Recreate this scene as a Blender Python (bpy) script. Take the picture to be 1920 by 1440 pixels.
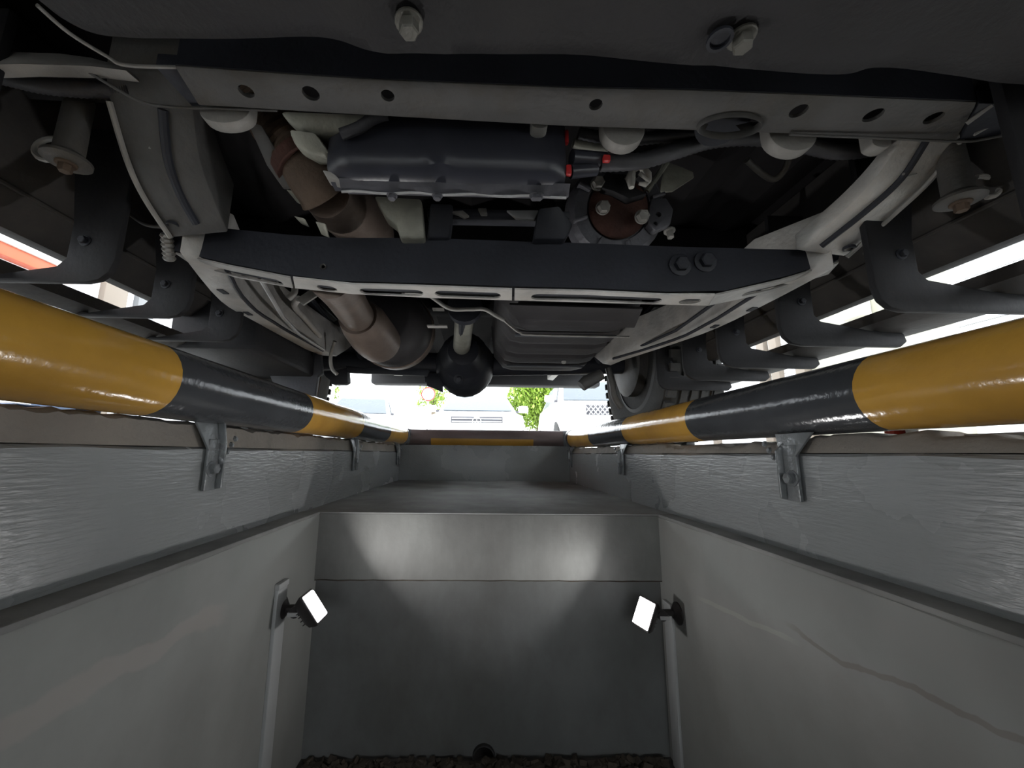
import bpy, bmesh, math, random
from mathutils import Vector, Matrix, noise
random.seed(7)
PI = math.pi
scene = bpy.context.scene
for o in list(bpy.data.objects):
    bpy.data.objects.remove(o)
COL = scene.collection

# ------------------------------------------------------------------ camera, sky, exposure
F, CX, CY = 740.0, 917.0, 720.0          # focal length and principal point for a 1920x1440 frame
ROLL = math.radians(0.6)
vx, vy = 900 - CX, 850 - CY              # where the pit's long axis vanishes
ux = vx * math.cos(ROLL) + vy * math.sin(ROLL)
uy = -vx * math.sin(ROLL) + vy * math.cos(ROLL)
pitch = math.atan(uy / F)
yaw = math.atan(-ux / math.hypot(F, uy))
fwd = Vector((math.sin(yaw) * math.cos(pitch), math.cos(yaw) * math.cos(pitch), math.sin(pitch)))
r0 = Vector((math.cos(yaw), -math.sin(yaw), 0))
u0 = r0.cross(fwd)
RGT = r0 * math.cos(ROLL) + u0 * math.sin(ROLL)
UP = u0 * math.cos(ROLL) - r0 * math.sin(ROLL)
cam_d = bpy.data.cameras.new('camera')
cam_d.sensor_width = 36
cam_d.lens = F * 36 / 1920
cam_d.shift_x = (960 - CX) / 1920
cam_d.clip_start = 0.02
cam_d.clip_end = 300
cam = bpy.data.objects.new('camera', cam_d)
COL.objects.link(cam)
M3 = Matrix((RGT, UP, -fwd)).transposed()
cam.matrix_world = M3.to_4x4()
scene.camera = cam

world = bpy.data.worlds.new('overcast_sky')
scene.world = world
world.use_nodes = True
bg = world.node_tree.nodes['Background']
bg.inputs['Color'].default_value = (0.93, 0.97, 1.0, 1)
bg.inputs['Strength'].default_value = 3.8
vs = scene.view_settings
vs.view_transform = 'Standard'
vs.look = 'None'
vs.exposure = 1.2
vs.gamma = 1
vs.use_curve_mapping = False
LAMP = 0.58                               # watts of each pit lamp


# ------------------------------------------------------------------ measuring helpers
def ray(px, py):
    return fwd + RGT * ((px - CX) / F) + UP * ((CY - py) / F)

def P(px, py, y):
    d = ray(px, py); return d * (y / d.y)

def Pz(px, py, z):
    d = ray(px, py); return d * (z / d.z)

def Px(px, py, x):
    d = ray(px, py); return d * (x / d.x)


# ------------------------------------------------------------------ materials
MATS = {}
def mat(name, col, rough=0.5, metal=0.0, var=0.25, vscale=6.0, bump=0.15, bscale=60.0, spec=0.5, col2=None, c2amt=0.5, c2scale=3.0,
        stretch=None, emit=None, bdist=0.004, c2stretch=None):
    m = bpy.data.materials.new(name)
    m.use_nodes = True
    nt = m.node_tree; N = nt.nodes; L = nt.links
    b = N['Principled BSDF']
    b.inputs['Roughness'].default_value = rough
    b.inputs['Metallic'].default_value = metal
    b.inputs['Specular IOR Level'].default_value = spec
    if emit:
        b.inputs['Base Color'].default_value = (*col, 1)
        b.inputs['Emission Color'].default_value = (*col, 1)
        b.inputs['Emission Strength'].default_value = emit
        MATS[name] = m
        return m
    tc = N.new('ShaderNodeTexCoord')
    vec = tc.outputs['Object']
    if stretch:
        mp = N.new('ShaderNodeMapping'); mp.inputs['Scale'].default_value = stretch
        L.new(vec, mp.inputs['Vector']); svec = mp.outputs['Vector']
    else:
        svec = vec
    n1 = N.new('ShaderNodeTexNoise'); n1.inputs['Scale'].default_value = vscale; n1.inputs['Detail'].default_value = 6
    L.new(vec, n1.inputs['Vector'])
    mr = N.new('ShaderNodeMapRange')
    mr.inputs['From Min'].default_value = 0.25; mr.inputs['From Max'].default_value = 0.75
    mr.inputs['To Min'].default_value = 1 - var; mr.inputs['To Max'].default_value = 1 + var
    L.new(n1.outputs['Fac'], mr.inputs['Value'])
    mix = N.new('ShaderNodeMix'); mix.data_type = 'RGBA'
    mix.inputs['A'].default_value = (*col, 1)
    mix.inputs['B'].default_value = (*(col2 or col), 1)
    if col2:
        n2 = N.new('ShaderNodeTexNoise'); n2.inputs['Scale'].default_value = c2scale; n2.inputs['Detail'].default_value = 7
        n2.inputs['Roughness'].default_value = 0.65
        if c2stretch:
            m3 = N.new('ShaderNodeMapping'); m3.inputs['Scale'].default_value = c2stretch
            L.new(vec, m3.inputs['Vector']); L.new(m3.outputs['Vector'], n2.inputs['Vector'])
        else:
            L.new(vec, n2.inputs['Vector'])
        m2 = N.new('ShaderNodeMapRange')
        m2.inputs['From Min'].default_value = 0.55 - 0.3 * c2amt; m2.inputs['From Max'].default_value = 0.9 - 0.3 * c2amt
        L.new(n2.outputs['Fac'], m2.inputs['Value']); L.new(m2.outputs['Result'], mix.inputs['Factor'])
    else:
        mix.inputs['Factor'].default_value = 0
    mul = N.new('ShaderNodeVectorMath'); mul.operation = 'SCALE'
    L.new(mix.outputs['Result'], mul.inputs[0]); L.new(mr.outputs['Result'], mul.inputs['Scale'])
    L.new(mul.outputs['Vector'], b.inputs['Base Color'])
    nb = N.new('ShaderNodeTexNoise'); nb.inputs['Scale'].default_value = bscale; nb.inputs['Detail'].default_value = 4
    L.new(svec, nb.inputs['Vector'])
    bp = N.new('ShaderNodeBump'); bp.inputs['Strength'].default_value = bump; bp.inputs['Distance'].default_value = bdist
    L.new(nb.outputs['Fac'], bp.inputs['Height']); L.new(bp.outputs['Normal'], b.inputs['Normal'])
    rr = N.new('ShaderNodeMapRange')
    rr.inputs['To Min'].default_value = max(0.05, rough - 0.08); rr.inputs['To Max'].default_value = min(1, rough + 0.12)
    L.new(n1.outputs['Fac'], rr.inputs['Value']); L.new(rr.outputs['Result'], b.inputs['Roughness'])
    MATS[name] = m
    return m

def band_on_wall(m, z0, slope, width, col, y_lo, y_hi, wob=0.03):
    """an old smear of filler along the wall: |z - z0 - slope*y - wobble| < width between y_lo and y_hi"""
    nt = m.node_tree; N = nt.nodes; L = nt.links
    b = N['Principled BSDF']
    src = b.inputs['Base Color'].links[0].from_socket
    tc = N.new('ShaderNodeTexCoord'); sp = N.new('ShaderNodeSeparateXYZ'); L.new(tc.outputs['Object'], sp.inputs[0])
    ns = N.new('ShaderNodeTexNoise'); ns.inputs['Scale'].default_value = 7; ns.inputs['Detail'].default_value = 5
    L.new(tc.outputs['Object'], ns.inputs['Vector'])
    def math_(op, a, bb):
        n = N.new('ShaderNodeMath'); n.operation = op
        for i, v in enumerate((a, bb)):
            if isinstance(v, (int, float)): n.inputs[i].default_value = v
            else: L.new(v, n.inputs[i])
        return n.outputs[0]
    d = math_('SUBTRACT', sp.outputs['Z'], z0)
    d = math_('SUBTRACT', d, math_('MULTIPLY', sp.outputs['Y'], slope))
    d = math_('ADD', d, math_('MULTIPLY', math_('SUBTRACT', ns.outputs['Fac'], 0.5), wob * 2))
    d = math_('ABSOLUTE', d, 0)
    mr = N.new('ShaderNodeMapRange'); mr.inputs['From Min'].default_value = width; mr.inputs['From Max'].default_value = width * 0.7
    L.new(d, mr.inputs['Value'])
    yr = N.new('ShaderNodeMapRange'); yr.inputs['From Min'].default_value = y_lo; yr.inputs['From Max'].default_value = y_lo + 0.05
    L.new(sp.outputs['Y'], yr.inputs['Value'])
    yr2 = N.new('ShaderNodeMapRange'); yr2.inputs['From Min'].default_value = y_hi; yr2.inputs['From Max'].default_value = y_hi - 0.05
    L.new(sp.outputs['Y'], yr2.inputs['Value'])
    fac = math_('MULTIPLY', math_('MULTIPLY', mr.outputs['Result'], yr.outputs['Result']), yr2.outputs['Result'])
    fac = math_('MULTIPLY', fac, 0.42)
    mx = N.new('ShaderNodeMix'); mx.data_type = 'RGBA'
    L.new(fac, mx.inputs['Factor']); L.new(src, mx.inputs['A']); mx.inputs['B'].default_value = (*col, 1)
    L.new(mx.outputs['Result'], b.inputs['Base Color'])

mat('grey_gloss_paint', (0.25, 0.26, 0.262), 0.25, 0, 0.10, 3.0, 0.32, 26, 0.5, (0.205, 0.21, 0.208), 0.35, 2.2, stretch=(6, 1.1, 9))
mat('grey_wall_left', (0.24, 0.245, 0.235), 0.6, 0, 0.15, 2.5, 0.14, 30, 0.4, (0.17, 0.17, 0.165), 0.4, 1.8)
mat('grey_wall_right', (0.24, 0.245, 0.235), 0.6, 0, 0.15, 2.5, 0.14, 30, 0.4, (0.17, 0.165, 0.155), 0.4, 1.8)
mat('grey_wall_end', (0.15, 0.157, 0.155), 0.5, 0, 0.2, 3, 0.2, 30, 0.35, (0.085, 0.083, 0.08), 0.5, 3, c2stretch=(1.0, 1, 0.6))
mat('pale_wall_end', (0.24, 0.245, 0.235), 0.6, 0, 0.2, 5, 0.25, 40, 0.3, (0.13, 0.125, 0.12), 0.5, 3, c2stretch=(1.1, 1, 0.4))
mat('pit_floor', (0.07, 0.065, 0.06), 0.8, 0, 0.4, 8, 0.6, 40)
mat('ledge_dirt', (0.22, 0.22, 0.215), 0.9, 0, 0.3, 10, 0.4, 60, 0.08)
mat('step_top', (0.3, 0.305, 0.3), 0.75, 0, 0.25, 8, 0.3, 50, 0.25, (0.2, 0.2, 0.195), 0.4, 5)
mat('concrete', (0.24, 0.215, 0.185), 0.75, 0, 0.3, 12, 0.6, 80, 0.3, (0.12, 0.11, 0.1), 0.4, 6)
mat('yard_concrete', (0.26, 0.26, 0.25), 0.8, 0, 0.12, 2, 0.3, 50)
mat('yellow_paint', (0.55, 0.30, 0.05), 0.15, 0, 0.18, 7, 0.16, 60, 0.5, (0.42, 0.22, 0.05), 0.4, 4)
mat('black_paint', (0.05, 0.053, 0.058), 0.15, 0, 0.2, 7, 0.2, 70, 0.5)
mat('end_brown', (0.14, 0.105, 0.1), 0.45, 0, 0.2, 7, 0.2, 60)
mat('end_yellow', (0.42, 0.22, 0.03), 0.45, 0, 0.2, 7, 0.2, 60)
mat('bracket_paint', (0.17, 0.18, 0.185), 0.28, 0.1, 0.2, 20, 0.6, 60)
mat('lamp_black', (0.025, 0.022, 0.022), 0.4, 0, 0.2, 20, 0.1, 60)
mat('lamp_label', (0.4, 0.4, 0.4), 0.5, 0, 0.1, 20, 0.0, 60)
mat('lamp_lens', (1.0, 0.97, 0.98), 0.3, emit=9.0)
mat('trunking_grey', (0.36, 0.37, 0.37), 0.5, 0, 0.1, 5, 0.1, 40)
mat('debris_brown', (0.05, 0.04, 0.03), 0.9, 0, 0.5, 30, 0.8, 60)
mat('pipe_dark', (0.02, 0.02, 0.02), 0.7, 0, 0.3, 30, 0.1, 60)
# vehicle
mat('skid_black', (0.023, 0.022, 0.024), 0.6, 0, 0.3, 9, 0.3, 140, 0.4, (0.038, 0.035, 0.032), 0.35, 5)
mat('frame_grey', (0.095, 0.093, 0.091), 0.55, 0.1, 0.25, 14, 0.3, 120, 0.4, (0.09, 0.075, 0.055), 0.35, 8)
mat('frame_black', (0.021, 0.023, 0.031), 0.55, 0.0, 0.25, 12, 0.2, 100, 0.45)
mat('frame_dusty_lit', (0.5, 0.49, 0.47), 0.5, 0.15, 0.3, 16, 0.4, 110, 0.4, (0.5, 0.46, 0.41), 0.35, 9)  # dusty grey raised further to carry the light falling on the rails
mat('edge_pale', (0.32, 0.31, 0.29), 0.5, 0.1, 0.25, 20, 0.3, 110)
mat('pan_navy', (0.04, 0.042, 0.055), 0.3, 0.0, 0.15, 10, 0.06, 100, 0.55)
mat('aluminium', (0.33, 0.33, 0.28), 0.5, 0.3, 0.3, 20, 0.4, 90)
mat('aluminium_dark', (0.11, 0.11, 0.125), 0.45, 0.2, 0.3, 20, 0.4, 90)
mat('rust_brown', (0.10, 0.07, 0.05), 0.7, 0.2, 0.35, 18, 0.4, 120, 0.3, (0.14, 0.10, 0.075), 0.4, 10)
mat('rust_red', (0.08, 0.038, 0.03), 0.7, 0.2, 0.35, 25, 0.4, 120, 0.3)
mat('exhaust_steel', (0.16, 0.125, 0.105), 0.45, 0.5, 0.3, 14, 0.2, 100, 0.4, (0.13, 0.1, 0.08), 0.4, 8)
mat('steel_bright', (0.42, 0.42, 0.42), 0.4, 0.4, 0.2, 20, 0.2, 100)
mat('bolt_dull', (0.16, 0.155, 0.135), 0.5, 0.3, 0.25, 40, 0.3, 150)
mat('bolt_steel', (0.3, 0.29, 0.27), 0.45, 0.4, 0.25, 40, 0.3, 150)
mat('plastic_black', (0.02, 0.02, 0.022), 0.6, 0, 0.2, 10, 0.2, 90, 0.2)
mat('tank_black', (0.032, 0.03, 0.032), 0.55, 0, 0.25, 10, 0.15, 90, 0.3)
mat('hose_black', (0.05, 0.05, 0.056), 0.5, 0, 0.25, 30, 0.2, 120)
mat('connector_red', (0.55, 0.03, 0.03), 0.4, 0, 0.1, 20, 0.0, 60)
mat('rag_white', (0.6, 0.58, 0.53), 0.85, 0, 0.2, 40, 0.3, 120)
mat('tyre_rubber', (0.03, 0.03, 0.029), 0.8, 0, 0.25, 20, 0.4, 100)
mat('rim_dark', (0.05, 0.05, 0.05), 0.6, 0.2, 0.15, 20, 0.1, 100)
mat('rim_grey', (0.3, 0.3, 0.3), 0.4, 0.5, 0.15, 20, 0.1, 100)
mat('body_paint', (0.04, 0.04, 0.042), 0.6, 0, 0.2, 6, 0.15, 60, 0.2)
mat('floor_pan', (0.02, 0.019, 0.02), 0.9, 0, 0.3, 9, 0.3, 60, 0.1)
mat('sill_dusty', (0.035, 0.033, 0.032), 0.65, 0, 0.3, 9, 0.25, 70, 0.25, (0.06, 0.054, 0.048), 0.3, 6)
# yard
mat('car_white', (0.82, 0.83, 0.84), 0.25, 0, 0.02, 3, 0.0, 10)
mat('car_silver', (0.7, 0.72, 0.74), 0.3, 0.2, 0.02, 3, 0.0, 10)
mat('car_glass', (0.07, 0.085, 0.1), 0.25, 0, 0.05, 3, 0.0, 10, 0.12)
mat('car_black', (0.04, 0.04, 0.05), 0.4, 0, 0.1, 3, 0.0, 10)
mat('car_lamp', (0.6, 0.62, 0.64), 0.15, 0.3, 0.1, 3, 0.0, 10)
mat('leaf_green', (0.24, 0.36, 0.05), 0.6, 0, 0.4, 3, 0.0, 10)
mat('bark', (0.2, 0.16, 0.12), 0.9, 0, 0.3, 10, 0.5, 40)
mat('sign_white', (0.8, 0.8, 0.8), 0.5, 0, 0.02, 3, 0.0, 10)
mat('sign_red', (0.28, 0.012, 0.008), 0.5, 0, 0.02, 3, 0.0, 10)
mat('sign_grey', (0.3, 0.3, 0.3), 0.5, 0.3, 0.05, 3, 0.0, 10)
mat('cladding_white', (0.75, 0.76, 0.78), 0.5, 0, 0.04, 3, 0.05, 30)
mat('cream_wall', (0.27, 0.265, 0.215), 0.7, 0, 0.04, 3, 0.05, 30)  # cream darkened to put the wall's shade into its colour
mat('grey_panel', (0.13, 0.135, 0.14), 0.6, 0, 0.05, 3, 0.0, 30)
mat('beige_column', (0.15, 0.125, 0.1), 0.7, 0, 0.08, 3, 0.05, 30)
mat('orange_panel', (0.42, 0.06, 0.012), 0.5, 0, 0.05, 3, 0.0, 30)
mat('blue_plastic', (0.05, 0.13, 0.3), 0.4, 0, 0.1, 10, 0.0, 30)
mat('red_plastic', (0.6, 0.06, 0.03), 0.4, 0, 0.1, 10, 0.0, 30)
mat('white_plastic', (0.7, 0.68, 0.62), 0.4, 0, 0.1, 10, 0.0, 30)
zl = Px(300, 1130, -0.44).z
band_on_wall(MATS['grey_wall_left'], -0.245, -0.035, 0.018, (0.33, 0.29, 0.27), -0.1, 0.78, 0.05)
band_on_wall(MATS['grey_wall_right'], -0.225, -0.10, 0.005, (0.36, 0.37, 0.33), 0.66, 0.98, 0.012)
band_on_wall(MATS['grey_wall_right'], -0.235, -0.06, 0.004, (0.11, 0.07, 0.055), 0.1, 0.7, 0.03)


# ------------------------------------------------------------------ object helpers
def tag(o, label=None, cat=None, group=None, kind=None):
    if label: o['label'] = label
    if cat: o['category'] = cat
    if group: o['group'] = group
    if kind: o['kind'] = kind
    return o

def world_of(o):
    m = o.matrix_basis.copy()
    if o.parent:
        m = world_of(o.parent) @ o.matrix_parent_inverse @ m
    return m

def link(o, parent=None, local=False):
    COL.objects.link(o)
    if parent:
        o.parent = parent
        if not local:
            o.matrix_parent_inverse = world_of(parent).inverted()
    return o

def empty(name, loc, label=None, cat=None, group=None):
    o = bpy.data.objects.new(name, None)
    o.empty_display_size = 0.1
    o.location = loc
    COL.objects.link(o)
    return tag(o, label, cat, group)

def mesh(name, verts, faces, m, parent=None, bevel=0.0, smooth=35, local=False, segs=2):
    me = bpy.data.meshes.new(name)
    me.from_pydata([tuple(v) for v in verts], [], faces)
    bm = bmesh.new(); bm.from_mesh(me)
    bmesh.ops.recalc_face_normals(bm, faces=bm.faces)
    if bevel > 0:
        ed = [e for e in bm.edges if len(e.link_faces) == 2 and e.calc_face_angle(0) > math.radians(30)]
        if ed:
            bmesh.ops.bevel(bm, geom=ed, offset=bevel, segments=segs, affect='EDGES', profile=0.5, clamp_overlap=True)
    bm.to_mesh(me); bm.free()
    return finish(name, me, m, parent, smooth, local)

def finish(name, me, m, parent=None, smooth=35, local=False):
    me.materials.clear()
    me.materials.append(MATS[m])
    if smooth:
        me.polygons.foreach_set('use_smooth', [True] * len(me.polygons))
        me.set_sharp_from_angle(angle=math.radians(smooth))
    o = bpy.data.objects.new(name, me)
    return link(o, parent, local)

def join(*gs):
    V, Fs = [], []
    for v, f in gs:
        k = len(V)
        V += list(v); Fs += [tuple(i + k for i in q) for q in f]
    return V, Fs

def g_box(c, s, rot=None):
    c = Vector(c); h = Vector(s) / 2
    v = []
    for x in (-1, 1):
        for y in (-1, 1):
            for z in (-1, 1):
                p = Vector((x * h.x, y * h.y, z * h.z))
                if rot: p = rot @ p
                v.append(c + p)
    f = [(0, 1, 3, 2), (4, 6, 7, 5), (0, 4, 5, 1), (2, 3, 7, 6), (0, 2, 6, 4), (1, 5, 7, 3)]
    return v, f

def g_lim(x0, x1, y0, y1, z0, z1):
    return g_box(((x0 + x1) / 2, (y0 + y1) / 2, (z0 + z1) / 2), (x1 - x0, y1 - y0, z1 - z0))

def g_loft(secs, caps=True, closed=True):
    n = len(secs[0]); v = [Vector(p) for s in secs for p in s]; f = []
    for i in range(len(secs) - 1):
        for j in range(n if closed else n - 1):
            k = (j + 1) % n
            f.append((i * n + j, i * n + k, (i + 1) * n + k, (i + 1) * n + j))
    if caps and closed:
        f.append(tuple(range(n))[::-1]); f.append(tuple(range((len(secs) - 1) * n, len(secs) * n)))
    return v, f

def g_tube(pts, r, n=14, caps=True):
    pts = [Vector(p) for p in pts]
    rs = r if isinstance(r, (list, tuple)) else [r] * len(pts)
    secs = []; ref = None
    for i, p in enumerate(pts):
        t = (pts[min(i + 1, len(pts) - 1)] - pts[max(i - 1, 0)]).normalized()
        if ref is None:
            a = Vector((0, 0, 1)) if abs(t.z) < 0.9 else Vector((1, 0, 0))
            ref = t.cross(a).normalized()
        ref = (ref - t * ref.dot(t)).normalized()
        b = t.cross(ref)
        secs.append([p + (ref * math.cos(k * 2 * PI / n) + b * math.sin(k * 2 * PI / n)) * rs[i] for k in range(n)])
    return g_loft(secs, caps)

def smooth_path(pts, k=6):
    pts = [Vector(p) for p in pts]; out = []
    for i in range(len(pts) - 1):
        a = pts[max(i - 1, 0)]; b = pts[i]; c = pts[i + 1]; d = pts[min(i + 2, len(pts) - 1)]
        for j in range(k):
            t = j / k
            out.append(0.5 * ((2 * b) + (c - a) * t + (2 * a - 5 * b + 4 * c - d) * t * t + (3 * b - a - 3 * c + d) * t ** 3))
    out.append(pts[-1])
    return out

def frame_of(n):
    n = Vector(n).normalized()
    a = Vector((0, 0, 1)) if abs(n.z) < 0.9 else Vector((0, 1, 0))
    u = a.cross(n).normalized(); v = n.cross(u)
    return u, v, n

def g_lathe(c, axis, prof, n=20):
    """prof: (radius, height along axis)"""
    c = Vector(c); u, v, w = frame_of(axis)
    secs = [[c + w * h + (u * math.cos(k * 2 * PI / n) + v * math.sin(k * 2 * PI / n)) * max(r, 1e-4) for k in range(n)] for r, h in prof]
    return g_loft(secs, True)

def g_plate(pts, d):
    """closed outline of 3D points, extruded by vector d"""
    d = Vector(d)
    a = [Vector(p) for p in pts]; b = [p + d for p in a]; n = len(a)
    f = [tuple(range(n))[::-1], tuple(range(n, 2 * n))] + [(i, (i + 1) % n, n + (i + 1) % n, n + i) for i in range(n)]
    return a + b, f

def g_bolt(c, axis, r=0.011, h=0.01, wr=0.018, wh=0.003):
    """hexagon head on a washer, standing out along axis"""
    u, v, w = frame_of(axis)
    c = Vector(c)
    hexa = [[c + w * t + (u * math.cos(k * PI / 3) + v * math.sin(k * PI / 3)) * rr for k in range(6)] for t, rr in ((wh, r), (wh + h * 0.85, r), (wh + h, r * 0.85))]
    return join(g_lathe(c, w, [(wr, 0), (wr, wh * 0.7), (wr * 0.92, wh)], 18), g_loft(hexa))

def add(name, g, m, parent=None, **k):
    return mesh(name, g[0], g[1], m, parent, **k)

def cut(o, gs):
    """bore real holes through a part"""
    cutters = []
    for g in gs:
        me = bpy.data.meshes.new('cut'); me.from_pydata([tuple(v) for v in g[0]], [], g[1])
        bm = bmesh.new(); bm.from_mesh(me); bmesh.ops.recalc_face_normals(bm, faces=bm.faces); bm.to_mesh(me); bm.free()
        c = bpy.data.objects.new('cut', me); COL.objects.link(c); cutters.append(c)
        md = o.modifiers.new('cut', 'BOOLEAN'); md.operation = 'DIFFERENCE'; md.object = c; md.solver = 'EXACT'
    dg = bpy.context.evaluated_depsgraph_get()
    me = bpy.data.meshes.new_from_object(o.evaluated_get(dg))
    o.modifiers.clear()
    old = o.data; o.data = me; me.name = old.name
    for c in cutters:
        bpy.data.objects.remove(c)
    me.polygons.foreach_set('use_smooth', [True] * len(me.polygons))
    me.set_sharp_from_angle(angle=math.radians(30))
    return o

def copy_tree(o, parent=None):
    c = o.copy(); COL.objects.link(c)
    if parent: c.parent = parent
    for ch in list(o.children): copy_tree(ch, c)
    return c


# ------------------------------------------------------------------ the pit
GZ = 0.03                                  # yard level (the camera sits at z = 0)
LZ = -0.168                                # the ledge half way down
XL, XR = Pz(0, 1153, LZ).x, Pz(1920, 1180, LZ).x       # faces of the upper channel
XLL, XRL = XL + 0.047, XR - 0.042                      # faces of the lower pit
Y0, Y1, Y2 = -2.6, 1.15, 2.45              # back end, lower end wall, upper end wall
FZ = P(900, 1428, Y1).z                    # pit floor

def wall_profile(name, prof, m, ys):
    secs = [[Vector((x + 0.0025 * noise.noise(Vector((i * 3.1, y * 4, z * 5))), y, z + (0.003 * noise.noise(Vector((y * 9, i, 2))))))
             for i, (x, z) in enumerate(prof)] for y in ys]
    return mesh(name, *g_loft(secs), m, bevel=0)

ysU = [Y0 + i * (Y2 + 0.02 - Y0) / 110 for i in range(111)]
ysL = [Y0 + i * (Y1 + 0.3 - Y0) / 90 for i in range(91)]
for side, xu, xl, s, m in (('left', XL, XLL, -1, 'grey_wall_left'), ('right', XR, XRL, 1, 'grey_wall_right')):
    w = wall_profile('wall_' + side, [(xl, FZ - 0.02), (xl, LZ - 0.006), (xl + s * 0.004, LZ), (xl + s * 0.3, LZ), (xl + s * 0.3, FZ - 0.02)], m, ysL)
    tag(w, 'lower grey painted side wall of the pit', kind='structure')
    zt = 0.005
    b = wall_profile('wall_%s_upper' % side, [(xu, LZ + 0.001), (xu, zt - 0.004), (xu + s * 0.006, zt), (xu + s * 0.2, zt), (xu + s * 0.2, LZ + 0.001)], 'grey_gloss_paint', ysU)
    tag(b, 'upper glossy grey channel wall of the pit', kind='structure')
# end walls
e = add('wall_back', g_lim(XLL - 0.1, XRL + 0.1, Y1, Y2, P(900, 1089, Y1).z, LZ), 'pale_wall_end', bevel=0.004)
tag(e, kind='structure')
sh = add('trim_3', g_lim(XLL - 0.05, XRL + 0.05, Y1 - 0.002, Y2, LZ, LZ + 0.004), 'step_top', bevel=0.002)
tag(sh, 'dirty grey step top behind the end wall of the lower pit', kind='structure')
for n_, xa_, xb_ in ((4, XL - 0.002, XLL + 0.002), (5, XRL - 0.002, XR + 0.002)):
    sh = add('trim_%d' % n_, g_lim(xa_, xb_, Y0, Y1 - 0.002, LZ - 0.003, LZ + 0.005), 'ledge_dirt', bevel=0.002)
    tag(sh, 'dirty narrow ledge between the upper and lower pit wall', kind='structure')
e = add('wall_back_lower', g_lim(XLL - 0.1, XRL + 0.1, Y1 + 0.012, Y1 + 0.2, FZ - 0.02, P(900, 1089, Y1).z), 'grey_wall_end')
zj = P(900, 1089, Y1).z
ck = add('trim_6', g_tube([(XLL + (XRL - XLL) * i / 60, Y1 + 0.001, zj + 0.0025 * noise.noise(Vector((i * 0.35, 0, 0)))) for i in range(61)], [0.0012 + 0.0012 * abs(noise.noise(Vector((i * 0.7, 3, 0)))) for i in range(61)], 6), 'debris_brown')
tag(ck, 'dark ragged joint line across the end wall', kind='structure')
cut(e, [g_lathe((P(907, 1424, Y1).x, Y1 - 0.1, P(907, 1424, Y1).z), (0, 1, 0), [(0.029, 0), (0.029, 0.25)], 24)])
tag(e, kind='structure')
e = add('wall_back_upper', g_lim(XL - 0.1, XR + 0.1, Y2, Y2 + 0.2, LZ - 0.05, 0.048), 'grey_gloss_paint', bevel=0.004)
tag(e, kind='structure')
e = add('wall_front', g_lim(XL - 0.2, XR + 0.2, Y0 - 0.2, Y0, FZ - 0.02, GZ), 'grey_wall_end')
tag(e, kind='structure')
fl = add('floor', g_lim(XLL - 0.1, XRL + 0.1, Y0 - 0.1, Y1 + 0.2, FZ - 0.06, FZ), 'pit_floor')
tag(fl, kind='structure')
zPL = Px(0, 648, -0.490).z
zPR = Px(1920, 696, 0.575).z
RP = 0.055
# crumbly concrete edge of the yard slab above the painted channel
for k, (xu, s, zt, amp) in enumerate(((XL, -1, zPL - RP + 0.0005, 0.005), (XR, 1, zPR - RP - 0.002, 0.004))):
    secs = []
    n = 420
    for i in range(n + 1):
        y = Y0 + i * (Y2 + 0.1 - Y0) / n
        j = noise.noise(Vector((y * 14, k * 7, 0))) + 0.6 * noise.noise(Vector((y * 45, k * 7, 4)))
        z = zt + amp * max(-1.2, min(0.3, j * 2.2))
        if k and (0.73 < y < 1.2 or y < 0.49): z -= 0.010 * min(1, abs(j) * 6 + 0.35)
        q = 0.004 * noise.noise(Vector((y * 20, 3 + k, 0)))
        secs.append([(xu + s * (0.006 + q), y, 0.006), (xu + s * (0.010 + q), y, z - 0.006), (xu + s * (0.02 + q), y, z), (xu + s * 0.06, y, z - 0.002), (xu + s * 0.12, y, 0.02), (xu + s * 0.12, y, 0.006)])
    t = mesh('trim_%d' % (k + 1), *g_loft(secs), 'concrete', smooth=50)
    tag(t, 'rough brown concrete edge under the guard pipe', kind='structure')
B = 60
gr = add('ground', join(g_lim(-B, XL - 0.06, -B, 90, GZ - 0.05, GZ), g_lim(XR + 0.06, B, -B, 90, GZ - 0.05, GZ), g_lim(XL - 0.06, XR + 0.06, Y2 + 0.1, 90, GZ - 0.05, GZ), g_lim(XL - 0.06, XR + 0.06, -B, Y0 - 0.1, GZ - 0.05, GZ)), 'yard_concrete', smooth=0)
tag(gr, kind='structure')

# ------------------------------------------------------------------ guard pipes
def bumpy_tube(x, z, r, ya, yb, m, name, parent, k):
    n = max(2, int((yb - ya) / 0.02)); nn = 28
    secs = []
    for i in range(n + 1):
        y = ya + (yb - ya) * i / n
        s = []
        for j in range(nn):
            a = j * 2 * PI / nn
            rr = r + 0.0007 * noise.noise(Vector((math.cos(a) * 2, y * 9, math.sin(a) * 2 + k)))
            s.append((x + rr * math.cos(a), y, z + rr * math.sin(a)))
        secs.append(s)
    return mesh(name, *g_loft(secs), m, parent, smooth=60)

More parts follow.
